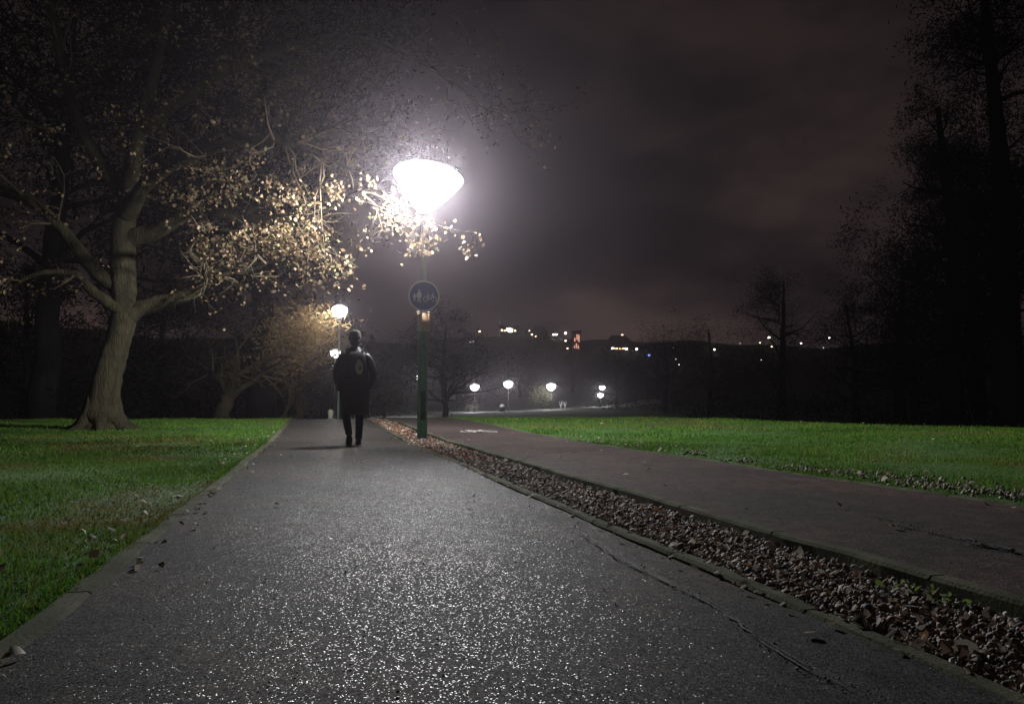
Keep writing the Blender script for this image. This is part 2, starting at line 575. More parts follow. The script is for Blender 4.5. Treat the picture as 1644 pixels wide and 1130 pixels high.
def ico():
    t = (1 + sqrt(5)) / 2
    v = np.array([(-1, t, 0), (1, t, 0), (-1, -t, 0), (1, -t, 0), (0, -1, t), (0, 1, t), (0, -1, -t), (0, 1, -t), (t, 0, -1), (t, 0, 1), (-t, 0, -1), (-t, 0, 1)], float)
    v /= np.linalg.norm(v[0])
    f = np.array([(0, 11, 5), (0, 5, 1), (0, 1, 7), (0, 7, 10), (0, 10, 11), (1, 5, 9), (5, 11, 4), (11, 10, 2), (10, 7, 6), (7, 1, 8), (3, 9, 4), (3, 4, 2), (3, 2, 6), (3, 6, 8), (3, 8, 9), (4, 9, 5), (2, 4, 11), (6, 2, 10), (8, 6, 7), (9, 8, 1)])
    return v, f


def stones(name, X, Y, Z, size, cols, rng, label):
    v, f = ico(); n = len(X)
    A = rng.normal(size=(n, 3, 3))
    Q, _ = np.linalg.qr(A)
    S = np.stack([rng.uniform(0.7, 1.25, n), rng.uniform(0.6, 1.1, n), rng.uniform(0.35, 0.8, n)], 1)
    V = v[None] * rng.uniform(0.8, 1.15, (n, 12, 1)) * S[:, None, :]
    V = np.einsum('nij,nkj->nki', Q, V) * size[:, None, None] + np.stack([X, Y, Z], 1)[:, None, :]
    Fc = (f[None] + (np.arange(n) * 12)[:, None, None]).reshape(-1, 3)
    o = np_mesh(name, V.reshape(-1, 3), Fc, M['stone'], np.repeat(cols, 12, 0))
    return tag(o, label, kind='stuff')


rng = np.random.default_rng(5)
n1, n2, n3 = 12000, 9000, 4000
Y = np.concatenate([rng.uniform(1.0, 5.5, n1), rng.uniform(5.5, 14, n2), rng.uniform(14, 26, n3)])
X = rng.uniform(XR1 - 0.005, XK0 - 0.01, len(Y))
Z = terrain(X, Y) + rng.uniform(-0.035, 0.018, len(Y))
size = rng.uniform(0.005, 0.0135, len(Y)) * rng.choice([0.8, 1.0, 1.3, 1.9], len(Y), p=[.3, .4, .2, .1]) * np.where(Y > 9, 1.35, 1)
grey = pick(rng, len(Y), [(0.2, 0.18, 0.165), (0.13, 0.115, 0.105), (0.4, 0.37, 0.33), (0.17, 0.125, 0.10), (0.26, 0.19, 0.16), (0.07, 0.06, 0.055)], 0.35)
stones('gravel', X, Y, Z, size, grey, rng, 'loose gravel and chips in the strip between the two paths')

nl = 7400
Y = np.concatenate([rng.uniform(1.0, 6, 3100), rng.uniform(6, 24, 4300)])
X = rng.uniform(XR1 - 0.03, XK0 + 0.0, nl)
Pn = np.stack([X, Y, terrain(X, Y) + rng.uniform(-0.005, 0.025, nl)], 1)
cl = pick(rng, nl, [(0.12, 0.075, 0.055), (0.085, 0.055, 0.045), (0.19, 0.15, 0.12), (0.30, 0.27, 0.22), (0.05, 0.04, 0.036), (0.14, 0.12, 0.105), (0.16, 0.085, 0.045), (0.24, 0.21, 0.17)], 0.3)
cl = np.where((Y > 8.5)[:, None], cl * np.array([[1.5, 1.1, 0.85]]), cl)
sz = rng.uniform(0.012, 0.036, nl) * np.where(Y > 8, 1.35, 1) * np.where(rng.uniform(0, 1, nl) < 0.05, 1.7, 1)
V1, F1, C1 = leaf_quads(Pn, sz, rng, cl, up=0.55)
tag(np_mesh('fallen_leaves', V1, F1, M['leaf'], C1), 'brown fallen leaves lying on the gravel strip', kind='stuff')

# leaves on the lawns, along the edgings and a few on the tarmac
Pl = []; Sl = []
def scatter(n, xf, yf, off, s0, s1):
    x = xf(n); y = yf(n)
    Pl.append(np.stack([x, y, terrain(x, y) + off + rng.uniform(0, 0.012, n)], 1)); Sl.append(rng.uniform(s0, s1, n))
scatter(130, lambda n: XL0 - np.abs(rng.normal(0, 0.22, n)), lambda n: rng.uniform(1.5, 16, n), 0.03, 0.02, 0.05)
scatter(150, lambda n: rng.uniform(-9, XL0, n), lambda n: rng.uniform(2.5, 18, n), 0.04, 0.03, 0.06)
scatter(60, lambda n: XL1 + np.abs(rng.normal(0, 0.07, n)), lambda n: rng.uniform(1.5, 15, n), 0.014, 0.02, 0.05)
scatter(26, lambda n: rng.uniform(XL1, XR0, n), lambda n: rng.uniform(3.0, 16, n), 0.014, 0.03, 0.06)
scatter(26, lambda n: rng.uniform(XK1, XC1, n), lambda n: rng.uniform(3.0, 16, n), 0.055, 0.03, 0.06)
scatter(110, lambda n: XC1 + np.abs(rng.normal(0.1, 0.3, n)), lambda n: rng.uniform(3, 13, n), 0.07, 0.03, 0.065)
scatter(70, lambda n: rng.uniform(4, 16, n), lambda n: rng.uniform(4, 20, n), 0.08, 0.04, 0.08)
scatter(90, lambda n: XR0 - np.abs(rng.normal(0, 0.05, n)), lambda n: rng.uniform(1.6, 14, n), 0.014, 0.02, 0.045)
Pl = np.concatenate(Pl); Sl = np.concatenate(Sl)
cl = pick(rng, len(Pl), [(0.16, 0.12, 0.07), (0.12, 0.07, 0.04), (0.24, 0.2, 0.14), (0.08, 0.055, 0.035), (0.4, 0.37, 0.3)], 0.25)
V1, F1, C1 = leaf_quads(Pl, Sl, rng, cl, up=0.7)
tag(np_mesh('fallen_leaves', V1, F1, M['leaf'], C1), 'dry leaves scattered over the lawns and along the path edges', kind='stuff')

# pale gravel spilled on the grass beside the cycle path
cx = [(4.25, 7.2, .12), (4.3, 6.2, .2), (4.45, 5.6, .25), (4.35, 4.9, .25), (4.6, 5.2, .3), (4.4, 4.3, .3), (4.3, 8.2, .1), (4.5, 3.9, .2)]
xs_, ys_ = [], []
for x, y, s in cx:
    k = int(380 * s)
    xs_.append(rng.normal(x, s * 0.55, k)); ys_.append(rng.normal(y, s * 1.2, k))
X = np.concatenate(xs_); Y = np.concatenate(ys_)
ok = X > XC1 + 0.08
X, Y = X[ok], Y[ok]
stones('gravel', X, Y, terrain(X, Y) + 0.035 + lumps(X, Y) + rng.uniform(0, 0.012, len(X)), rng.uniform(0.009, 0.024, len(X)),
       pick(rng, len(X), [(0.16, 0.14, 0.11), (0.11, 0.09, 0.07), (0.26, 0.24, 0.2), (0.06, 0.05, 0.045)], 0.3), rng, 'pale gravel spilled in bare patches of the grass beside the cycle path')
# grit on the tarmac
X = rng.uniform(XL1, XR0, 420); Y = rng.uniform(1.4, 9, 420)
stones('grit', X, Y, terrain(X, Y) + 0.012, rng.uniform(0.002, 0.005, 420), pick(rng, 420, [(0.5, 0.5, 0.47), (0.3, 0.29, 0.27), (0.7, 0.7, 0.66)], 0.2), rng, 'loose pale grit on the footpath')


# broken tarmac crumbs along the cracks
def along(pts, n, w):
    pts = np.array(pts); i = rng.integers(0, len(pts) - 1, n); t = rng.uniform(0, 1, n)[:, None]
    q = pts[i] * (1 - t) + pts[i + 1] * t
    return q[:, 0] + rng.normal(0, w, n), q[:, 1] + rng.normal(0, w, n)
for pts, n, w, off, lab in ((CR1, 130, 0.02, 0.011, 'dark crumbs of tarmac along the long crack in the footpath'), (CR2, 260, 0.035, 0.051, 'dark crumbs of tarmac round the broken patch of the cycle path')):
    X, Y = along(pts, n, w)
    stones('rubble', X, Y, terrain(X, Y) + off, rng.uniform(0.0015, 0.0045, n), pick(rng, n, [(0.02, 0.02, 0.02), (0.045, 0.04, 0.038), (0.012, 0.012, 0.012), (0.09, 0.085, 0.08)], 0.3), rng, lab)


# grass blades
def grass(name, regions, label, seed, base):
    r = np.random.default_rng(seed)
    Xs, Ys, Ss = [], [], []
    for (x0, x1, y0, y1, dens, sc) in regions:
        n = int((x1 - x0) * (y1 - y0) * dens)
        x = r.uniform(x0, x1, n); y = r.uniform(y0, y1, n)
        d = depth(x, y); s = x * cos(PS) - y * sin(PS)
        ok = (d > 0.9) & (np.abs(s) < 0.72 * d + 0.6)
        keep = 0.55 + 0.45 * np.sin(x * 2.1 + np.sin(y * 1.7)) * np.sin(y * 2.3)
        ok &= r.uniform(0, 1, n) < np.clip(keep + 0.35, 0.25, 1)
        Xs.append(x[ok]); Ys.append(y[ok]); Ss.append(np.full(ok.sum(), sc))
    x = np.concatenate(Xs); y = np.concatenate(Ys); sc = np.concatenate(Ss); n = len(x)
    z = terrain(x, y) + lumps(x, y) + base - 0.004
    h = r.uniform(0.014, 0.038, n) * sc * (0.8 + 0.35 * np.sin(x * 1.9) * np.sin(y * 1.4))
    w = r.uniform(0.0016, 0.0034, n) * sc ** 1.5
    a = r.uniform(0, 2 * pi, n); lean = r.uniform(0.15, 0.9, n) * h; la = r.uniform(0, 2 * pi, n)
    P = np.stack([x, y, z], 1)
    S = np.stack([np.cos(a), np.sin(a), np.zeros(n)], 1) * w[:, None]
    Lv = np.stack([np.cos(la) * lean, np.sin(la) * lean, h], 1)
    Mv = np.stack([np.cos(la) * lean * 0.35, np.sin(la) * lean * 0.35, h * 0.6], 1)
    V = np.stack([P - S, P + S, P + Mv + S * 0.8, P + Mv - S * 0.8, P + Lv], 1).reshape(-1, 3)
    b = (np.arange(n) * 5)[:, None]
    Fc = np.concatenate([b + np.array([[0, 1, 2]]), b + np.array([[0, 2, 3]]), b + np.array([[3, 2, 4]])], 0)
    c = pick(r, n, [(0.07, 0.20, 0.016), (0.09, 0.225, 0.02), (0.055, 0.165, 0.016), (0.12, 0.21, 0.026), (0.15, 0.17, 0.04)], 0.25)
    def vnoise(f, sd):
        g = np.random.default_rng(sd).uniform(0, 1, (256, 256))
        u, v = (x + 50) * f, (y + 50) * f
        i, j = np.floor(u).astype(int), np.floor(v).astype(int); a, b = u - i, v - j
        a = a * a * (3 - 2 * a); b = b * b * (3 - 2 * b)
        G = lambda p, q: g[p % 256, q % 256]
        return (G(i, j) * (1 - a) + G(i + 1, j) * a) * (1 - b) + (G(i, j + 1) * (1 - a) + G(i + 1, j + 1) * a) * b
    n1 = 0.5 * vnoise(0.55, 1) + 0.3 * vnoise(1.7, 2) + 0.2 * vnoise(5, 3)
    tired = np.clip((n1 - 0.56) * 5, 0, 1)[:, None]
    c = c * (0.45 + 1.0 * n1)[:, None]
    c = c * (1 - tired) + c.mean(1)[:, None] * np.array([[1.25, 1.15, 0.35]]) * tired
    h2 = 0.7 + 0.6 * n1
    o = np_mesh(name, V, Fc, M['blade'], np.repeat(c, 5, 0))
    return tag(o, label, kind='stuff')


grass('grass', [(-4, XL0 - 0.0, 1, 4.5, 6500, 1.0), (-7, XL0, 4.5, 10, 2900, 1.15), (-13, XL0, 10, 17, 1000, 1.5), (-18, XL0, 17, 26, 260, 2.0),
                (XL0 - 0.05, XL0 + 0.035, 1, 15, 4500, 1.0), (XL0, XL0 + 0.07, 1, 15, 900, 0.8)],
      'short green grass of the lawn under the big oak', 21, 0.0)
grass('grass', [(XC1 + .06, 8, 2.5, 6.5, 4200, 1.0), (XC1 + .06, 14, 6.5, 12, 1700, 1.25), (XC1 + .06, 24, 12, 18, 420, 1.7), (XC1 + .06, 30, 18, 28, 160, 2.2),
                (XC1, XC1 + 0.12, 3, 14, 2500, 0.9)],
      'short green grass of the lawn beyond the cycle path', 22, 0.03)
# small weeds in the gravel strip
xw, yw = [], []
for x, y in [(1.92, 2.1)]:
    xw.append(rng.normal(x, 0.035, 40)); yw.append(rng.normal(y, 0.09, 40))
xw = np.concatenate(xw); yw = np.concatenate(yw)
V1, F1, C1 = leaf_quads(np.stack([xw, yw, terrain(xw, yw) + rng.uniform(0.0, 0.035, len(xw))], 1), rng.uniform(0.015, 0.035, len(xw)), rng,
                        pick(rng, len(xw), [(0.12, 0.2, 0.04), (0.2, 0.26, 0.08)], 0.3), up=0.3)
tag(np_mesh('weeds', V1, F1, M['leaf'], C1), 'small green weeds growing in the gravel strip', kind='stuff')


# ------------------------------------------------------------------ street lamps
def lamp_light(name, power, radius, parent, z):
    ld = bpy.data.lights.new(name, 'POINT')
    ld.energy = power; ld.color = (0.99, 0.985, 1.0); ld.shadow_soft_size = radius
    ld.use_nodes = True
    nt = ld.node_tree
    for n in list(nt.nodes):
        nt.nodes.remove(n)
    out = nd(nt, "ShaderNodeOutputLight"); e = nd(nt, "ShaderNodeEmission")
    e.inputs[0].default_value = (1, 1, 1, 1)
    g = nd(nt, "ShaderNodeNewGeometry")
    s = nd(nt, "ShaderNodeSeparateXYZ"); nt.links.new(g.outputs["Normal"], s.inputs[0])
    # street-lantern distribution: strongest well out to the side, weak straight up and down
    f = math_n(nt, 'MULTIPLY_ADD', s.outputs[2], -0.5); f.node.inputs[2].default_value = 0.5
    c = ramp(nt, f, [(0.0, (0.03,) * 3), (0.36, (0.06,) * 3), (0.5, (0.42,) * 3), (0.58, (0.8,) * 3), (0.66, (0.70,) * 3), (0.78, (0.5,) * 3), (1.0, (0.28,) * 3)])
    nt.links.new(c, e.inputs[1]); nt.links.new(e.outputs[0], out.inputs[0])
    lo = bpy.data.objects.new(name, ld); COL.objects.link(lo); lo.parent = parent; lo.location = (0, 0, z)
    return lo


def make_lamp():
    root = empty('street_lamp')
    mb = MB(); mb.lathe([(0.10, -0.15), (0.10, 0.03), (0.088, 0.06), (0.086, 1.86), (0.08, 1.9), (0.05, 1.95)], n=24)
    mb.build('column_base', M['green_paint'], root)
    mb = MB(); mb.box(-0.045, 0.045, -0.092, -0.087, 0.35, 0.85)
    d = mb.build('access_door', M['green_paint'], root, False)
    mb = MB(); mb.lathe([(0.05, 1.95), (0.047, 3.86), (0.06, 3.88), (0.06, 3.94)], n=20)
    mb.build('pole', M['steel'], root)
    mb = MB(); mb.lathe([(0.075, 3.93), (0.11, 3.96), (0.11, 4.02), (0.07, 4.04)], n=24)
    mb.build('collar', M['steel'], root)
    mb = MB(); mb.lathe([(0.10, 0.0), (0.19, 0.10), (0.33, 0.28), (0.45, 0.45), (0.53, 0.58), (0.545, 0.64), (0.50, 0.70)], n=40, cap=False)
    mb.v = [(x * 1.14, y * 1.14, z) for x, y, z in mb.v]  # oversized bowl: the lamp's glare is put into its shape
    bowl = mb.build('lantern_bowl', M['bowl'], root); bowl.location = (0, 0, 4.02)
    mb = MB(); mb.lathe([(0.50, 0.70), (0.44, 0.76), (0.28, 0.81), (0.06, 0.83), (0.03, 0.87), (0.005, 0.88)], n=40, cap=False)
    mb.v = [(x * 1.14, y * 1.14, z) for x, y, z in mb.v]
    lid = mb.build('lantern_lid', M['lidglow'], root); lid.location = (0, 0, 4.02)
    bowl.rotation_euler = lid.rotation_euler = (0, radians(7), 0)
    return root


lamp0 = make_lamp()
lx, ly = 1.76, 13.3
lamp0.location = (lx, ly, tz(lx, ly) - 0.02)
tag(lamp0, 'blazing white street lamp with the round blue sign on its green column', 'street lamp')
P_MAIN = 14500
lamp_light('bulb', P_MAIN, 0.2, lamp0, 4.42)

# (px, depth, head pixel y, head scale (far heads swollen by glare), power, label)
mb = MB(); mb.lathe([(0.10, 0.0), (0.22, 0.06), (0.34, 0.17), (0.41, 0.30), (0.43, 0.42), (0.40, 0.53), (0.36, 0.58)], n=32, cap=False)
tmp = mb.build('globe', M['bowl']); GLOBE = tmp.data; bpy.data.objects.remove(tmp)
mb = MB(); mb.lathe([(0.36, 0.58), (0.30, 0.66), (0.18, 0.73), (0.05, 0.76), (0.005, 0.77)], n=32, cap=False)
tmp = mb.build('globe_lid', M['lidglow']); GLOBE_LID = tmp.data; bpy.data.objects.remove(tmp)
LAMPS = [
    (543, 32.0, 497, 0.76, 1.0, 'bright street lamp on a thin pole just above the walker'),
    (537, 54.0, 566, 0.85, 0.8, 'street lamp level with the shoulder of the walker, at the tip of a leaning branch'),
    (430, 56.0, 566, 0.34, 0.10, 'small dim street lamp beside the orange lit bush, white bands on its column'),
    (676, 88.0, 606, 1.3, 0.8, 'street lamp whose head shows just beside the green column of the sign lamp'),
    (762, 128.0, 621, 1.7, 1.3, 'far street lamp with two pale bushes at its foot'),
    (816, 136.0, 616, 1.9, 1.3, 'far street lamp over the crossing path, beside the litter bin'),
    (885, 158.0, 620, 2.2, 1.5, 'far street lamp beside the pale tree lit green'),
    (967, 196.0, 622, 1.7, 0.8, 'upper and farther of the two far street lamps close together'),
    (964, 184.0, 634, 1.6, 0.8, 'lower of the two far street lamps close together'),
]
for px, d, hy, hs, pw, lab in LAMPS:
    o = copy_tree(lamp0)
    for ch in list(o.children):
        if ch.type == 'LIGHT':
            bpy.data.objects.remove(ch)
    g = on_ground(px, d, -0.02)
    head = at(px, hy, d).z
    k = (head - g.z) / 4.42
    for ch in o.children:
        n = ch.name.split('.')[0]
        if n.startswith('lantern'):
            if n == 'lantern_bowl':
                ch.data = GLOBE
            elif n == 'lantern_lid':
                ch.data = GLOBE_LID
            ch.rotation_euler = (0, 0, 0)
            ch.scale = (hs, hs, hs * 0.95); ch.location.z = 4.42 * k - 0.40 * hs * 0.95
        elif n in ('pole', 'collar'):
            ch.scale = (max(0.8, hs * 0.6), max(0.8, hs * 0.6), (4.42 * k - 0.40 * hs) / 4.02)
        else:
            ch.scale = (max(0.8, hs * 0.6), max(0.8, hs * 0.6), (4.42 * k - 0.40 * hs) / 4.02)
    o.location = g
    o['label'] = lab
    lamp_light('bulb', (1100 if d < 40 else 1200 if d < 80 else 2800) * pw, 0.15, o, 4.42 * k)
    if px == 430:
        for zb, hh in ((1.15, 0.10), (0.85, 0.07), (1.5, 0.18)):
            mb = MB(); mb.lathe([(0.0, zb), (0.16, zb), (0.16, zb + hh), (0.0, zb + hh)], n=16, cap=False)
            mb.build('white_band', M['white_paint'], o)
for o in [lamp0] + [o for o in COL.objects if o.get('category') == 'street lamp']:
    o['group'] = 'street lamps of the park'


# round sign on the near lamp
def flat_poly(mb, pts, y, th=0.004):
    n = len(pts)
    vs = [(x, y, z) for x, z in pts] + [(x, y - th, z) for x, z in pts]
    fs = [tuple(range(n)), tuple(range(2 * n - 1, n - 1, -1))] + [(i, (i + 1) % n, n + (i + 1) % n, n + i) for i in range(n)]
    mb.add(vs, fs)


def disc_pts(cx, cz, r, n=24):
    return [(cx + r * cos(2 * pi * i / n), cz + r * sin(2 * pi * i / n)) for i in range(n)]


def ring_mesh(mb, cx, cz, r0, r1, y, th=0.004, n=40):
    vs = []
    for i in range(n):
        a = 2 * pi * i / n
        for r in (r0, r1):
            for yy in (y, y - th):
                vs.append((cx + r * cos(a), yy, cz + r * sin(a)))
    fs = []
    for i in range(n):
        a = i * 4; b = ((i + 1) % n) * 4
        fs += [(a + 1, a + 3, b + 3, b + 1), (a, b, b + 2, a + 2), (a, a + 1, b + 1, b), (a + 2, b + 2, b + 3, a + 3)]
    mb.add(vs, fs)


def bar_pts(x0, z0, x1, z1, w):
    d = Vector((x1 - x0, z1 - z0)); n = Vector((-d.y, d.x)).normalized() * w / 2
    return [(x0 + n.x, z0 + n.y), (x0 - n.x, z0 - n.y), (x1 - n.x, z1 - n.y), (x1 + n.x, z1 + n.y)]


def person_symbol(mb, cx, cz, h, y, skirt=False):
    u = h / 10
    flat_poly(mb, disc_pts(cx, cz + 4.2 * u, 0.9 * u, 14), y)
    if skirt:
        flat_poly(mb, [(cx - 0.9 * u, cz + 3 * u), (cx + 0.9 * u, cz + 3 * u), (cx + 1.9 * u, cz - 1.6 * u), (cx - 1.9 * u, cz - 1.6 * u)], y)
    else:
        flat_poly(mb, [(cx - 1.0 * u, cz + 3 * u), (cx + 1.0 * u, cz + 3 * u), (cx + 0.95 * u, cz - 1.2 * u), (cx - 0.95 * u, cz - 1.2 * u)], y)
    flat_poly(mb, bar_pts(cx - 0.55 * u, cz - 1.2 * u, cx - 1.0 * u, cz - 5 * u, 0.8 * u), y - 0.0005)
    flat_poly(mb, bar_pts(cx + 0.55 * u, cz - 1.2 * u, cx + 0.9 * u, cz - 5 * u, 0.8 * u), y - 0.0007)
    flat_poly(mb, bar_pts(cx - 1.1 * u, cz + 2.8 * u, cx - 2.0 * u, cz - 0.4 * u, 0.6 * u), y - 0.0009)
    flat_poly(mb, bar_pts(cx + 1.1 * u, cz + 2.8 * u, cx + 2.0 * u, cz - 0.4 * u, 0.6 * u), y - 0.0011)


def bike_symbol(mb, cx, cz, s, y):
    """side-on bicycle about 2.2 s wide"""
    ring_mesh(mb, cx - 0.62 * s, cz, 0.34 * s, 0.43 * s, y, n=24)
    ring_mesh(mb, cx + 0.62 * s, cz, 0.34 * s, 0.43 * s, y, n=24)
    B = [(-0.62, 0, -0.28, 0.55), (-0.62, 0, 0.0, 0.02), (0.0, 0.02, -0.28, 0.55), (0.0, 0.02, 0.42, 0.55), (-0.28, 0.55, 0.42, 0.55),
         (0.62, 0, 0.38, 0.72), (0.38, 0.72, 0.58, 0.78), (-0.28, 0.55, -0.34, 0.7), (-0.48, 0.7, -0.18, 0.7)]
    for i, (a, b, c, d) in enumerate(B):
        flat_poly(mb, bar_pts(cx + a * s, cz + b * s, cx + c * s, cz + d * s, 0.085 * s), y - 0.0004 * (i + 1))


sg = empty('round_sign', (lx, ly - 0.10, tz(lx, ly) + 2.48))
tag(sg, 'round blue shared path sign with white figures, fixed to the lamp column', 'road sign')
mb = MB(); flat_poly(mb, disc_pts(0, 0, 0.262, 48), 0.0, 0.012)
mb.build('sign_face', M['sign_blue'], sg, False)
mb = MB(); ring_mesh(mb, 0, 0, 0.246, 0.272, -0.006, 0.012, 48)
mb.build('border', M['white_paint'], sg, False)
mb = MB(); person_symbol(mb, -0.085, 0.0, 0.22, -0.014, True)
mb.build('adult_symbol', M['white_paint'], sg, False)
mb = MB(); person_symbol(mb, -0.165, -0.03, 0.14, -0.014, False)
mb.build('child_symbol', M['white_paint'], sg, False)
mb = MB(); bike_symbol(mb, 0.105, -0.05, 0.115, -0.014)
mb.build('bicycle_symbol', M['white_paint'], sg, False)
for zz in (-0.12, 0.12):
    mb = MB(); mb.lathe([(0.06, zz - 0.02), (0.075, zz - 0.02), (0.075, zz + 0.02), (0.06, zz + 0.02)], (0, 0.10, 0), 20, cap=False)
    mb.box(-0.04, 0.04, 0.006, 0.03, zz - 0.02, zz + 0.02)
    mb.build('clamp', M['steel'], sg, False)

# orange notice under it, wrapped on the column
pn = empty('notice_plate', (lx, ly, tz(lx, ly) + 1.90))
tag(pn, 'faded orange notice with pale top wrapped round the lamp column under the blue sign', 'notice')
mb = MB()
arc = [(0.112 * sin(a), -0.112 * cos(a)) for a in np.linspace(-1.25, 1.25, 13)]
vs = [(x, y, z) for z in (-0.03, 0.30) for x, y in arc]
mb.add(vs, [(i, i + 1, i + 14, i + 13) for i in range(12)])
pl = mb.build('plate', M['plate'], pn)
sd = pl.modifiers.new('thick', 'SOLIDIFY'); sd.thickness = 0.006
mb = MB()
arc = [(0.117 * sin(a), -0.117 * cos(a)) for a in np.linspace(-1.3, 1.3, 13)]
vs = [(x, y, z) for z in (0.285, 0.315) for x, y in arc]
mb.add(vs, [(i, i + 1, i + 14, i + 13) for i in range(12)])
bd = mb.build('top_strip', M['white_paint'], pn)
sd = bd.modifiers.new('thick', 'SOLIDIFY'); sd.thickness = 0.006
mb = MB()
arc = [(0.1155 * sin(a), -0.1155 * cos(a)) for a in np.linspace(-1.2, -0.25, 7)]
vs = [(x, y, z) for z in (-0.02, 0.27) for x, y in arc]
mb.add(vs, [(i, i + 1, i + 8, i + 7) for i in range(6)])
mb.build('pale_panel', M['plate_top'], pn)

# worn bicycle symbol painted on the cycle path
mk = empty('painted_cycle_marking', (3.02, 14.55, 0))
tag(mk, 'worn white bicycle symbol painted on the cycle path near the lamp', 'road marking')
mb = MB(); bike_symbol(mb, 0, 0, 0.42, 0.0)
vv = []
for (x, y, z) in mb.v:
    wx, wy = x * 0.8, z * 1.9
    vv.append((wx, wy, tz(3.02 + wx, 14.55 + wy) + 0.052 - y * 0.6 + 0.006 * sin((14.55 + wy) * 0.6 + (3.02 + wx) * 2)))
mb.v = vv
mb.build('bicycle_symbol', M['worn_white'], mk, False)


# ------------------------------------------------------------------ trees
class Wood:
    """tapered branches gathered into one mesh, tips kept for the leaves"""

    def __init__(self, seed):
        self.mb = MB(); self.tw = MB(); self.r = random.Random(seed); self.tips = []

    def limb(self, pts, rad, n=12, sub=4, wob=0.03, mb=None):
        """smooth limb through pts (Catmull-Rom) with slight knots"""
        P = [Vector(p) for p in pts]
        out, ro = [], []
        for i in range(len(P) - 1):
            p0 = P[max(i - 1, 0)]; p1 = P[i]; p2 = P[i + 1]; p3 = P[min(i + 2, len(P) - 1)]
            for k in range(sub):
                t = k / sub
                q = 0.5 * ((2 * p1) + (p2 - p0) * t + (2 * p0 - 5 * p1 + 4 * p2 - p3) * t * t + (3 * p1 - p0 - 3 * p2 + p3) * t ** 3)
                rr = rad[i] + (rad[i + 1] - rad[i]) * t
                q = q + Vector([self.r.gauss(0, 1) for _ in range(3)]) * rr * wob * 3
                out.append(q); ro.append(rr * self.r.uniform(0.93, 1.07))
        out.append(P[-1]); ro.append(rad[-1])
        (mb or self.mb).tube(out, ro, n)
        return out, ro

    def grow(self, p, d, L, rad, level, droop=0.0, spread=0.7, kids=4, wig=0.25, thin=0.55):
        r = self.r
        n = max(3, int(5 - (3 - level) * 0.5))
        pts, rs = [p.copy()], [rad]
        dd = d.normalized()
        for i in range(n):
            dd = (dd + Vector((r.gauss(0, wig), r.gauss(0, wig), r.gauss(0, wig) - droop))).normalized()
            pts.append(pts[-1] + dd * (L / n)); rs.append(rad * (1 - 0.75 * (i + 1) / n))
        (self.mb if rad > 0.05 else self.tw).tube(pts, rs, 7 if rad > 0.06 else (4 if rad > 0.015 else 3), cap=False)
        if level <= 0:
            self.tips.append((pts[-1], dd)); self.tips.append((pts[-2], dd))
            return
        for k in range(kids):
            i = r.randint(1, n)
            base = pts[i]
            t = (pts[i] - pts[i - 1]).normalized()
            side = t.orthogonal(); side.rotate(Matrix.Rotation(r.uniform(0, 2 * pi), 3, t))
            nd_ = (t * r.uniform(0.4, 1) + side * spread * r.uniform(0.5, 1.3)).normalized()
            self.grow(base, nd_, L * thin * r.uniform(0.7, 1.25), max(rs[i] * 0.62, 0.004), level - 1, droop, spread, kids, wig, thin)


OAK_LEAF = [(0.21, 0.14, 0.08), (0.16, 0.10, 0.05), (0.25, 0.19, 0.12), (0.12, 0.08, 0.05), (0.15, 0.135, 0.06)]


def leaves_mesh(name, P, s0, s1, pal, seed, mat, parent, slim=1.0):
    r = np.random.default_rng(seed)
    P = np.asarray(P, float)
    V, Fc, C = leaf_quads(P, r.uniform(s0, s1, len(P)), r, pick(r, len(P), pal, 0.3), up=0.15, fold=0.4, slim=slim)
    return np_mesh(name, V, Fc, mat, C, parent)


